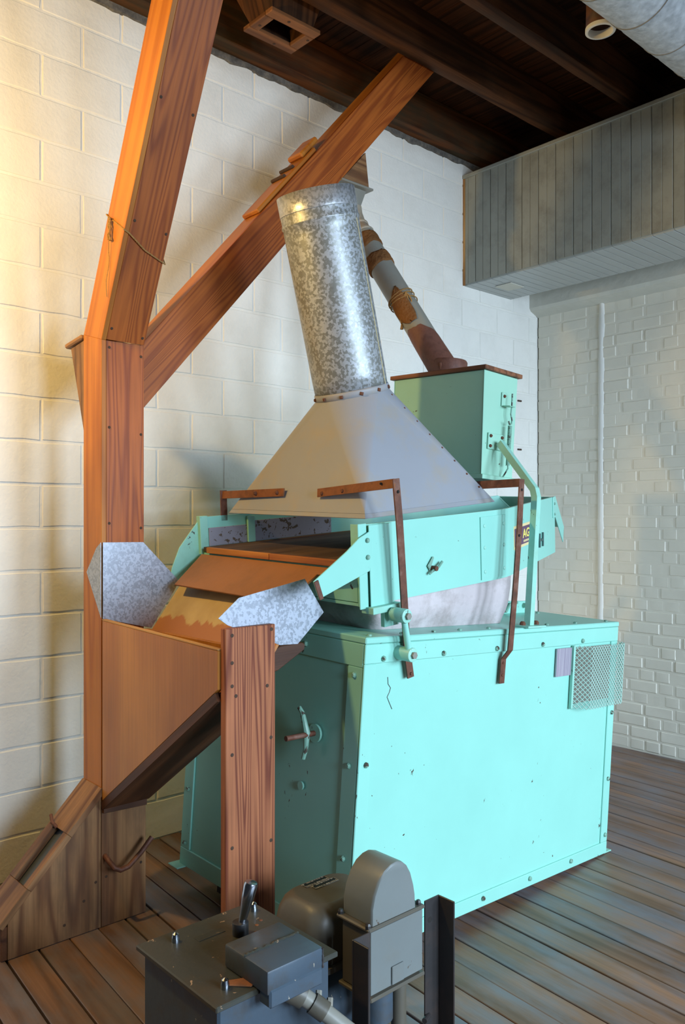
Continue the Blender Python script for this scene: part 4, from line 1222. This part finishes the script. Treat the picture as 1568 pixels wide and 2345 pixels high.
for (qa, qb, ts) in ((0, 0, (0.15, 0.33, 0.5, 0.68, 0.85)), (1, 1, (0.1, 0.22, 0.34, 0.46, 0.58, 0.70, 0.82, 0.94))):
    a = R(180 + 90 * qa + (45 if qa == 0 else 30))
    topp = hc + (pux * math.cos(a) + puy * math.sin(a)) * RADI
    for t in ts:
        p = base[qa].lerp(topp, t) + (SX * 0.022 if qa == 0 else -SX * 0.018)
        nrm = V((0, -1, 0.45)).normalized()
        bolt('rivet', EI @ (p + nrm * 0.004), nrm, M_BOLTMINT if qa == 0 else M_RUSTBOLT, eh, 0.0045, 0.003, 8)
# rusty strap brackets carrying the hood on the cabinet
def strap(name, pts, wdir, w, t, nrm, mat, M0=EI):
    """flat bar through pts, w wide along wdir, t thick along nrm"""
    bm = bmesh.new()
    wd = V(wdir).normalized(); nr = V(nrm).normalized()
    rows = []
    for p in pts:
        p = V(p)
        rows.append([M0 @ (p + wd * w / 2), M0 @ (p - wd * w / 2), M0 @ (p - wd * w / 2 + nr * t), M0 @ (p + wd * w / 2 + nr * t)])
    loft_bm(bm, rows)
    return link(name, bm_mesh(bm, name), mat, eh)


s1 = strap('strap', [(0.226, -0.012, 0.985), (0.198, -0.012, 1.085), (0.150, -0.024, 1.29), (0.098, -0.03, 1.55), (0.066, -0.03, 1.70)], (1, 0, 0.2), 0.033, 0.006, (0, -1, 0), M_RUST)
strap('strap_arm', [(0.062, -0.036, 1.683), (0.078, 0.18, 1.666), (0.094, 0.405, 1.648)], (0, 0.05, 1), 0.033, 0.006, (-1, 0, 0), M_RUSTO)
s2 = strap('strap', [(0.798, -0.006, 0.915), (0.802, -0.006, 1.015), (0.812, -0.030, 1.055), (0.818, -0.034, 1.30), (0.824, -0.034, 1.55), (0.826, -0.03, 1.765)], (1, 0, 0), 0.033, 0.006, (0, -1, 0), M_RUST)
strap('strap_arm', [(0.812, -0.036, 1.748), (0.815, 0.10, 1.742), (0.815, 0.22, 1.736)], (0, 0.03, 1), 0.034, 0.006, (-1, 0, 0), M_RUST)
strap('strap', [(0.085, 1.036, 1.655), (0.10, 1.036, 1.52), (0.12, 1.058, 1.40), (0.19, 1.085, 1.09)], (1, 0, 0.1), 0.033, 0.006, (0, 1, 0), M_RUST)
strap('strap_arm', [(0.085, 1.042, 1.634), (0.092, 0.83, 1.642), (0.098, 0.62, 1.650)], (0, 0, 1), 0.033, 0.006, (-1, 0, 0), M_RUSTO)
for p in ((0.090, 0.375, 1.646), (0.082, 0.25, 1.656), (0.092, 0.66, 1.648), (0.085, 0.80, 1.644)):
    bolt('bolt', EI @ V(p), (-1, 0, 0), M_RUSTBOLT, eh, 0.009, 0.010, 6)
for p in ((0.057, 0.03, 1.682),):
    bolt('bolt_hole', EI @ V(p), (-1, 0, 0), M_HOLE, eh, 0.0045, 0.004, 8)
for p, m_ in (((0.224, -0.020, 1.0), M_RUSTBOLT), ((0.078, -0.037, 1.655), M_HOLE), ((0.826, -0.037, 1.72), M_HOLE), ((0.820, -0.041, 1.53), M_HOLE), ((0.798, -0.013, 0.95), M_RUSTBOLT), ((0.80, -0.013, 1.0), M_RUSTBOLT)):
    bolt('screw', EI @ V(p), (0, -1, 0), m_, eh, 0.006, 0.003, 8)

# ================================================================== INLET PIPE
A = MF @ V((0.992, 0.55, 2.294))
B = V((3.018, 3.25, 3.235))
PD = (B - A).normalized()
ip = empty('inlet_pipe', Matrix.Translation(A), 'slanting grey inlet pipe bound with burlap and twine above the hopper', 'pipe')
II = Matrix.Translation(-A)
PLg = (B - A).length
pp = lambda s: II @ (A + PD * (s * PLg))
up = V((0, 0, 1))
tube('main_pipe', [pp(0.03), pp(0.25), pp(0.55), pp(0.90)], 0.064, M_PVC, ip, 32)
bm = bmesh.new(); rows = []
for s, rr_ in ((0.01, 0.071), (0.08, 0.069), (0.15, 0.0675), (0.19, 0.0665), (0.21, 0.0655)):
    rows.append([pp(s) + p * rr_ + PD * ((p.x * -0.06 + 0.02 * noise.noise(p * 2.2)) if s > 0.12 else 0.0) for p in ring_pts(V((0, 0, 0)), PD, 1.0, 32)])
loft_bm(bm, rows)
link('socket', bm_mesh(bm, 'socket', 40), M_CLAY, ip)
bm = bmesh.new()
c0 = V((0.03, 0.0, 0.0))
loft_bm(bm, [ring_pts((MF.to_3x3() @ V((0.015, -0.004, 0.0))) + ez * z, ez, r, 36) for z, r in ((-0.002, 0.088), (0.052, 0.088), (0.060, 0.083), (0.061, 0.066))])
link('flange', bm_mesh(bm, 'flange', 35), M_CLAY, ip)
seglist = [(0.665, 0.735, 0.0715), (0.795, 0.875, 0.071)]
for s0, s1_, r in seglist:
    bm = bmesh.new(); rows = []
    for j in range(9):
        s = s0 + (s1_ - s0) * j / 8
        ring = ring_pts(V((0, 0, 0)), PD, 1.0, 28)
        rows.append([pp(s) + p * (r - (0.006 if j in (0, 8) else 0) + 0.003 * noise.noise(p * 3 + V((0, 0, j * 1.7)))) + PD * 0.012 * noise.noise(p * 1.5 + V((s * 9, 0, 0))) for p in ring])
    loft_bm(bm, rows)
    link('burlap_wrap', bm_mesh(bm, 'burlap_wrap', 60), M_RAG, ip)
# torn burlap patch lower down, on the room-facing flank
side_v = PD.cross(up).normalized()
bm = bmesh.new(); rows = []
vdir = V((-0.35, -0.75, -0.55)); vdir = (vdir - PD * vdir.dot(PD)).normalized(); wdir_ = PD.cross(vdir)
if wdir_.x > 0: wdir_ = -wdir_
for j in range(13):
    s = 0.285 + (0.50 - 0.285) * j / 12
    row = []
    half = 1.25 * math.sin(math.pi * min(1, (j + 1) / 13 * 1.05)) ** 0.6
    for i in range(11):
        a = -0.25 * half + 1.25 * half * i / 10 + 0.15 * noise.noise(V((s * 20, i, 0)))
        d = vdir * math.cos(a) + wdir_ * math.sin(a)
        rr_ = 0.0665 + 0.004 * abs(noise.noise(V((i * 0.7, s * 40, 2))))
        row.append(pp(s) + d * rr_)
    rows.append(row)
loft_bm(bm, rows, False, False, False)
o = link('torn_burlap', bm_mesh(bm, 'torn_burlap', 60), M_RAG, ip); sm = o.modifiers.new('thickness', 'SOLIDIFY'); sm.thickness = 0.003
for s, r in ((0.47, 0.069), (0.455, 0.070), (0.43, 0.0695)):
    ring = ring_pts(pp(s), PD, r, 28)
    ring = [p + PD * (0.012 * math.sin(k / 28 * 6.28 + s * 40)) for k, p in enumerate(ring)]
    tube('twine_turn', ring + [ring[0]], 0.0032, M_ROPE, ip, 6)
kn = pp(0.44) + (vdir * 0.93 - wdir_ * 0.35).normalized() * 0.074
for i, (dx, ln, lp) in enumerate(((-0.018, 0.15, 0), (-0.004, 0.12, 1), (0.014, 0.10, 1), (0.024, 0.09, 0))):
    hx = -wdir_ * dx + vdir * 0.008
    pts = [kn, kn + hx * 0.8 - up * ln * 0.3, kn + hx * 1.5 - up * ln * 0.7, kn + hx * 1.2 - up * ln]
    if lp: pts += [kn + hx * 0.6 - up * ln * 1.02, kn + hx * 0.1 - up * ln * 0.6, kn + hx * 0.0]
    tube('twine_end', pts, 0.0036, M_ROPE, ip, 6)
tube('twine_tassel', [kn - up * 0.145 + wdir_ * 0.02, kn - up * 0.175 + wdir_ * 0.021], [0.004, 0.009], M_ROPE, ip, 7)
# upper neck: stacked white fittings up to the funnel
T1 = II @ V((3.012, 3.248, 3.318))
tube('upper_neck', [pp(0.885), pp(0.94), pp(0.965), (pp(1.0) + T1) / 2, T1], [0.060, 0.058, 0.052, 0.046, 0.042], M_PVCW, ip, 28)
for s, r in ((0.90, 0.066), (0.955, 0.060)):
    tube('neck_bead', ring_pts(pp(s), PD, r - 0.008, 28) + [ring_pts(pp(s), PD, r - 0.008, 28)[0]], 0.010, M_PVCW, ip, 8)
tube('clamp_ear', [pp(0.01) + V((-0.065, -0.03, 0.0)), pp(0.01) + V((-0.072, -0.034, 0.03))], 0.006, M_RUSTBOLT, ip, 6)

# ================================================================== OVERHEAD THINGS
# wooden outlet frame hanging below the boards
fz = 4.105
of = empty('ceiling_outlet', Matrix.Translation((2.575, 3.315, fz)), 'square wooden outlet frame hanging below the dark ceiling boards', 'chute outlet')
OI = Matrix.Translation((-2.575, -3.315, -fz))
a0, a1, c0_, c1_ = 2.425, 2.735, 3.195, 3.435


def oplate(name, pts, n, t, mat, grain, bev=0.004):
    o = plate(name, pts, n, t, mat, of, grain, bev); o.matrix_basis = OI @ o.matrix_basis; return o


w = 0.055
M_FRAMEW = wood('frame_wood', rgb(150, 98, 58), rgb(112, 68, 38), rings=5, across=6, along=0.5, fiber=0.4, rough=0.65, dirt_or_sheen=rgb(84, 62, 42), dirt_or_sheen_amt=0.4)
for n_, q, g in (('frame_board', [(a0, c0_), (a1, c0_), (a1, c0_ + w), (a0, c0_ + w)], (1, 0, 0)), ('frame_board', [(a0, c1_ - w), (a1, c1_ - w), (a1, c1_), (a0, c1_)], (1, 0, 0)),
                 ('frame_board', [(a0, c0_ + w + 0.001), (a0 + w, c0_ + w + 0.001), (a0 + w, c1_ - w - 0.001), (a0, c1_ - w - 0.001)], (0, 1, 0)), ('frame_board', [(a1 - w, c0_ + w + 0.001), (a1, c0_ + w + 0.001), (a1, c1_ - w - 0.001), (a1 - w, c1_ - w - 0.001)], (0, 1, 0))):
    oplate(n_, [(x, y, fz) for x, y in q], (0, 0, 1), 0.024, M_FRAMEW, g)
lo4 = [(a0 + 0.03, c0_ + 0.03), (a1 - 0.03, c0_ + 0.03), (a1 - 0.03, c1_ - 0.03), (a0 + 0.03, c1_ - 0.03)]
hi4 = [(a0 - 0.07, c0_ - 0.015), (a1 + 0.07, c0_ - 0.015), (a1 + 0.07, c1_ + 0.11), (a0 - 0.07, c1_ + 0.11)]
for i in range(4):
    j = (i + 1) % 4
    q = [V((*lo4[i], fz + 0.025)), V((*lo4[j], fz + 0.025)), V((*hi4[j], 4.443)), V((*hi4[i], 4.443))]
    nrm = (q[1] - q[0]).cross(q[3] - q[0]).normalized()
    if nrm.dot(V((2.575, 3.315, 4.3)) - q[0]) < 0: nrm = -nrm
    oplate('chute_board', q, nrm, 0.014, M_JOIST, (0, 0, 1), 0.001)
for x, y in ((a0 + 0.12, c0_ + 0.02), (a1 - 0.02, c0_ + 0.08), (a0 + 0.18, c1_ - 0.02), (a0 + 0.03, c1_ - 0.1)):
    o = bolt('screw', (x, y, fz), (0, 0, -1), M_SCREW, of, 0.008, 0.003); o.matrix_basis = OI @ o.matrix_basis

# open pipe end hanging from the boards
cp = empty('ceiling_pipe', Matrix.Translation((3.44, 2.036, 3.90)), 'open dark pipe with pale rim hanging between the joists', 'pipe')
bm = bmesh.new()
loft_bm(bm, [ring_pts(V((0, 0, z)), V((0, 0, 1)), r, 36) for z, r in ((0.0, 0.066), (0.10, 0.064), (0.54, 0.064))], False, False)
o = link('pipe_body', bm_mesh(bm, 'pipe_body', 35), M_DARKWOOD, cp); sm = o.modifiers.new('thickness', 'SOLIDIFY'); sm.thickness = 0.006
bm = bmesh.new()
loft_bm(bm, [ring_pts(V((0, 0, z)), V((0, 0, 1)), r, 36) for z, r in ((0.012, 0.068), (-0.004, 0.068), (-0.006, 0.064), (-0.006, 0.056), (0.0, 0.054), (0.03, 0.054))], False, False)
link('pipe_rim', bm_mesh(bm, 'pipe_rim', 35), M_SEAM, cp)
bm = bmesh.new()
loft_bm(bm, [ring_pts(V((0, 0, z)), V((0, 0, 1)), 0.0575, 36) for z in (0.30, 0.302)])
link('pipe_inner_shade', bm_mesh(bm, 'pipe_inner_shade'), M_HOLE, cp)  # black disc added in place of the shade inside the open pipe

# silver duct along the ceiling
sv = empty('ventilation_duct', Matrix.Translation((2.0, 1.80, 3.98)), 'round silver foil-wrapped ventilation duct along the ceiling', 'duct')
DR = 0.185
bm = bmesh.new()
rows = []
for i in range(121):
    x = -0.6 + 4.1 * i / 120
    r = DR + 0.004 * noise.noise(V((x * 5, 0, 0))) - (0.004 if i % 10 == 0 else 0)
    rows.append(ring_pts(V((x, 0, 0)), V((1, 0, 0)), r, 48))
loft_bm(bm, rows)
link('duct_wrap', bm_mesh(bm, 'duct_wrap', 60), M_FOIL, sv)
for i in range(14):
    x = -0.5 + 0.30 * i
    path = [V((x + 0.10 * k / 40, 0, 0)) + (V((0, math.cos(k / 40 * 6.283), math.sin(k / 40 * 6.283)))) * (DR + 0.001) for k in range(41)]
    tube('wrap_seam', path, 0.0028, M_FOILSEAM, sv, 5)
for x in (0.3, 1.9):
    tube('duct_hanger', [(x, -0.02, DR - 0.01), (x, -0.02, 0.464)], 0.006, M_STEEL, sv, 6)

# ================================================================== FOREGROUND
cb_ = empty('control_box', Matrix.Translation((1.27, 1.83, 0)), 'blue-grey steel control box with chrome lever in the foreground', 'control box')
CI = Matrix.Translation((-1.27, -1.83, 0))


def cbox(name, lo, hi, mat, bev=0.003, par=cb_, seg=1):
    o = box(name, lo, hi, mat, par, (1, 0, 0), bev, seg); o.matrix_basis = CI @ o.matrix_basis; return o


cbox('case', (1.095, 1.652, 0.001), (1.445, 2.01, 0.486), M_CTRL, 0.006)
cbox('top_plate', (1.079, 1.636, 0.487), (1.462, 2.026, 0.502), M_CTRLTOP, 0.003)
cv_ = cbox('cover', (1.195, 1.592, 0.5025), (1.372, 1.775, 0.562), M_CTRL, 0.006, seg=2)
cbox('cover_skirt', (1.200, 1.588, 0.470), (1.368, 1.634, 0.515), M_CTRL, 0.005)
rnd = random.Random(2)
tube('weld_seam', [CI @ V((1.197 + 0.173 * k / 30, 1.690 + 0.002 * rnd.uniform(-1, 1), 0.5625 + 0.001 * rnd.uniform(-1, 1))) for k in range(31)], [0.0035 + 0.0012 * rnd.uniform(-1, 1) for k in range(31)], M_CTRLTOP, cb_, 6)
tube('weld_seam', [CI @ V((1.370, 1.594, 0.51 + 0.05 * k / 10)) for k in range(11)], [0.004 + 0.0015 * rnd.uniform(-1, 1) for k in range(11)], M_STEEL, cb_, 6)
cyl('lever_hub', CI @ V((1.322, 1.885, 0.500)), CI @ V((1.322, 1.885, 0.537)), 0.0225, M_BLACK, cb_, 24, bev=0.002)
tube('lever', [CI @ V(p) for p in ((1.326, 1.884, 0.530), (1.331, 1.881, 0.556), (1.339, 1.875, 0.600), (1.346, 1.870, 0.636), (1.3475, 1.869, 0.643), (1.348, 1.8685, 0.646))], [0.0095, 0.0125, 0.0175, 0.0195, 0.017, 0.009], M_CHROME, cb_, 24)
for x, y in ((1.168, 1.969), (1.142, 1.693), (1.430, 1.972)):
    b = CI @ V((x, y, 0.502))
    tube('ball_nut', [b, b + V((0, 0, 0.010)), b + V((0, 0, 0.013)), b + V((0, 0, 0.021)), b + V((0, 0, 0.026))], [0.011, 0.011, 0.010, 0.0085, 0.002], M_CHROME, cb_, 14)
for x, y in ((1.375, 1.86), (1.385, 1.895), (1.365, 1.83), (1.41, 1.91), (1.43, 1.86), (1.36, 1.865)):
    o = bolt('rivet', (x, y, 0.502), (0, 0, 1), M_RUSTO if x < 1.4 else M_RUSTBOLT, cb_, 0.0055, 0.002, 8); o.matrix_basis = CI @ o.matrix_basis
cbox('name_strip', (1.215, 1.925, 0.5022), (1.30, 1.95, 0.5035), M_CTRLTOP, 0.0005)
o = plate('hasp', [(1.16, 1.712, 0.503), (1.205, 1.690, 0.503), (1.215, 1.660, 0.503), (1.19, 1.652, 0.503), (1.15, 1.695, 0.503)], (0, 0, 1), 0.004, M_RUSTO, cb_, bev=0.001); o.matrix_basis = CI @ o.matrix_basis
CP = [(1.285, 1.645, 0.475), (1.318, 1.622, 0.452), (1.36, 1.575, 0.410), (1.425, 1.50, 0.340), (1.50, 1.42, 0.25), (1.53, 1.38, 0.12), (1.53, 1.37, 0.0)]
tube('conduit', [CI @ V(p) for p in CP], 0.021, M_PVC, cb_, 18)
tube('conduit_gland', [CI @ V(p) for p in ((1.29, 1.642, 0.472), (1.325, 1.614, 0.446))], [0.033, 0.031], M_GREY, cb_, 20)
tube('conduit_clamp', [CI @ V(p) for p in ((1.340, 1.598, 0.430), (1.362, 1.573, 0.408))], 0.026, M_GREY, cb_, 18)
for k in range(2):
    b = CI @ V((1.355 + 0.02 * k, 1.592 - 0.02 * k, 0.432 - 0.018 * k))
    cyl('clamp_nut', b, b + V((0.010, 0.010, 0.018)), 0.008, M_PVC, cb_, 6)

# arched gear housing
ga = empty('gear_housing', Matrix.Translation((1.71, 1.72, 0)), 'grey arched gear housing between two steel angle posts', 'gear housing')
GI = Matrix.Translation((-1.71, -1.72, 0))


def gplate(name, pts, n, t, mat, bev=0.003, seg=1):
    o = plate(name, pts, n, t, mat, ga, None, bev, seg); o.matrix_basis = GI @ o.matrix_basis; return o


def gbox(name, lo, hi, mat, bev=0.003, seg=1):
    o = box(name, lo, hi, mat, ga, (1, 0, 0), bev, seg); o.matrix_basis = GI @ o.matrix_basis; return o


gbox('case', (1.606, 1.663, 0.312), (1.812, 1.782, 0.4935), M_GREY, 0.004)
gplate('front_plate', [(1.603, 1.662, 0.318), (1.815, 1.662, 0.318), (1.815, 1.662, 0.494), (1.603, 1.662, 0.494)], (0, -1, 0), 0.004, M_GREYP, 0.001)
gbox('bottom_flange', (1.598, 1.652, 0.300), (1.82, 1.79, 0.312), M_GREY, 0.003)
gbox('top_flange', (1.594, 1.656, 0.494), (1.826, 1.795, 0.506), M_GREY, 0.004)
arch = [(1.612, 0.507), (1.612, 0.553), (1.622, 0.590), (1.640, 0.625), (1.662, 0.648), (1.688, 0.660), (1.712, 0.663), (1.735, 0.656), (1.754, 0.640), (1.770, 0.614), (1.782, 0.578), (1.788, 0.548), (1.790, 0.507)]
bm = bmesh.new()
rows = []
cxa, cza = 1.70, 0.56
for y, k in ((1.662, 0.965), (1.6655, 0.995), (1.672, 1.0), (1.775, 1.0), (1.782, 0.985)):
    rows.append([GI @ V((cxa + (x - cxa) * k, y, 0.507 + (z - 0.507) * k)) for x, z in arch])
loft_bm(bm, rows)
link('arch_cover', bm_mesh(bm, 'arch_cover', 38), M_GREYP, ga)
gplate('small_cover', [(1.683, 1.6575, 0.320), (1.732, 1.6575, 0.320), (1.732, 1.6575, 0.372), (1.683, 1.6575, 0.372)], (0, -1, 0), 0.005, M_GREYP, 0.002)
for x, y in ((1.602, 1.668), (1.604, 1.785), (1.812, 1.672), (1.815, 1.785)):
    o = bolt('bolt', (x, y, 0.506), (0, 0, 1), M_STEEL, ga, 0.009, 0.012, 6); o.matrix_basis = GI @ o.matrix_basis
o = cyl('stand_pipe', (1.778, 1.72, 0.001), (1.778, 1.72, 0.302), 0.023, M_GREY, ga, 20); o.matrix_basis = GI @ o.matrix_basis
o = cyl('pipe_collar', (1.778, 1.72, 0.283), (1.778, 1.72, 0.3), 0.027, M_GREY, ga, 20); o.matrix_basis = GI @ o.matrix_basis
o = cyl('oil_cup', (1.69, 1.72, 0.2), (1.69, 1.72, 0.3), 0.045, M_CTRL, ga, 20); o.matrix_basis = GI @ o.matrix_basis

# motor housing with name plates
mo = empty('motor_unit', Matrix.Translation((1.68, 1.93, 0)), 'rounded grey motor cover with two black name plates behind the gear housing', 'motor')
OI2 = Matrix.Translation((-1.68, -1.93, 0))
bm = bmesh.new()
rows = []
def rrect(x0, x1, y0, y1, rad, z):
    pts = []
    for cx, cy, a0 in ((x1 - rad, y1 - rad, 0), (x0 + rad, y1 - rad, 90), (x0 + rad, y0 + rad, 180), (x1 - rad, y0 + rad, 270)):
        for k in range(7):
            a = R(a0 + 15 * k); pts.append(OI2 @ V((cx + rad * math.cos(a), cy + rad * math.sin(a), z)))
    return pts
for z, g in ((0.335, -0.004), (0.36, 0.0), (0.42, -0.002), (0.455, -0.008), (0.48, -0.018), (0.493, -0.030), (0.4995, -0.040), (0.500, -0.044)):
    rows.append(rrect(1.545 - g, 1.845 + g, 1.822 - g, 2.058 + g, 0.06, z))
loft_bm(bm, rows)
link('cover', bm_mesh(bm, 'cover', 60), M_GREY, mo)
bm = bmesh.new()
loft_bm(bm, [rrect(1.536, 1.854, 1.813, 2.067, 0.06, z) for z in (0.32, 0.337)])
link('flange', bm_mesh(bm, 'flange', 40), M_GREY, mo)
o = cyl('motor_body', (1.55, 1.94, 0.20), (1.86, 1.94, 0.20), 0.118, M_CTRL, mo, 32); o.matrix_basis = OI2 @ o.matrix_basis
o = box('motor_base', (1.57, 1.84, 0.001), (1.84, 2.04, 0.10), M_CTRL, mo, bev=0.01); o.matrix_basis = OI2 @ o.matrix_basis
for i, (x, y, a) in enumerate(((1.690, 2.000, 1.0), (1.705, 1.972, -1.0))):
    F = frame(OI2 @ V((x, y, 0.5005)), (1, 0.02, 0), (0, 0, 1))
    bm = bmesh.new(); bmesh.ops.create_cube(bm, size=1); bmesh.ops.scale(bm, vec=(0.098, 0.026, 0.0016), verts=bm.verts)
    npl = link('name_plate', bm_mesh(bm, 'name_plate'), M_NAMEP, mo, F)
    for sx in (-0.047, 0.047):
        box('plate_edge', (sx - 0.001, -0.013, 0.0), (sx + 0.001, 0.013, 0.0016), M_PVC, npl, bev=0)
    for sy in (-0.0125, 0.0125):
        box('plate_edge', (-0.048, sy - 0.0007, 0.0), (0.048, sy + 0.0007, 0.0016), M_PVC, npl, bev=0)

# two steel angle posts
def angle_post(vx, vy, sx, h, label):
    a = empty('angle_post', Matrix.Translation((vx, vy, 0)), label, 'steel post', 'angle posts of the stand')
    box('flange', (0, -0.006, 0.001) if sx > 0 else (-0.066, -0.006, 0.001), (0.066, 0.0, h) if sx > 0 else (0, 0.0, h), M_STEEL, a, (0, 0, 1), 0.0015)
    box('flange', (0 if sx > 0 else -0.006, -0.066, 0.001), (0.006 if sx > 0 else 0, -0.0062, h), M_STEEL, a, (0, 0, 1), 0.0015)
    return a


angle_post(1.532, 1.660, 1, 0.500, 'short dark steel angle post beside the control box')
ap = angle_post(1.905, 1.675, -1, 0.506, 'dark steel angle post right of the gear housing')
bolt('bolt_hole', (-0.045, -0.006, 0.445), (0, -1, 0), M_HOLE, ap, 0.009, 0.0006, 14)
cyl('peg', (-0.05, -0.006, 0.16), (-0.085, -0.02, 0.163), 0.008, M_STEEL, ap, 10)

# ================================================================== LAMP hanging left of the view
lx, ly, lz = 0.30, 2.85, 3.15
lp = empty('pendant_lamp', Matrix.Translation((lx, ly, 4.444)), 'warm bare bulb hanging on a cord near the block wall', 'lamp')
LI = Matrix.Translation((-lx, -ly, -4.444))
o = cyl('ceiling_rose', (lx, ly, 4.443), (lx, ly, 4.40), 0.045, M_BLACK, lp, 24); o.matrix_basis = LI @ o.matrix_basis
tube('cord', [LI @ V((lx, ly, 4.42)), LI @ V((lx, ly, lz + 0.09))], 0.004, M_BLACK, lp, 8)
tube('bulb_holder', [LI @ V((lx, ly, lz + 0.10)), LI @ V((lx, ly, lz + 0.04))], 0.02, M_BLACK, lp, 16)
s_ = NT('lamp_glass'); s_.b.inputs['Emission Color'].default_value = (1.0, 0.72, 0.36, 1); s_.b.inputs['Emission Strength'].default_value = 12.0
tube('bulb', [LI @ V((lx, ly, lz + dz)) for dz in (0.04, 0.02, -0.005, -0.03, -0.045, -0.05)], [0.014, 0.022, 0.032, 0.028, 0.014, 0.003], s_.m, lp, 20)
ld = bpy.data.lights.new('bulb_light', 'POINT'); ld.energy = 132; ld.color = (1.0, 0.65, 0.20); ld.shadow_soft_size = 0.06
lo = bpy.data.objects.new('bulb_light', ld); COL.objects.link(lo); lo.parent = lp; lo.location = (0, 0, lz - 0.12 - 4.444)
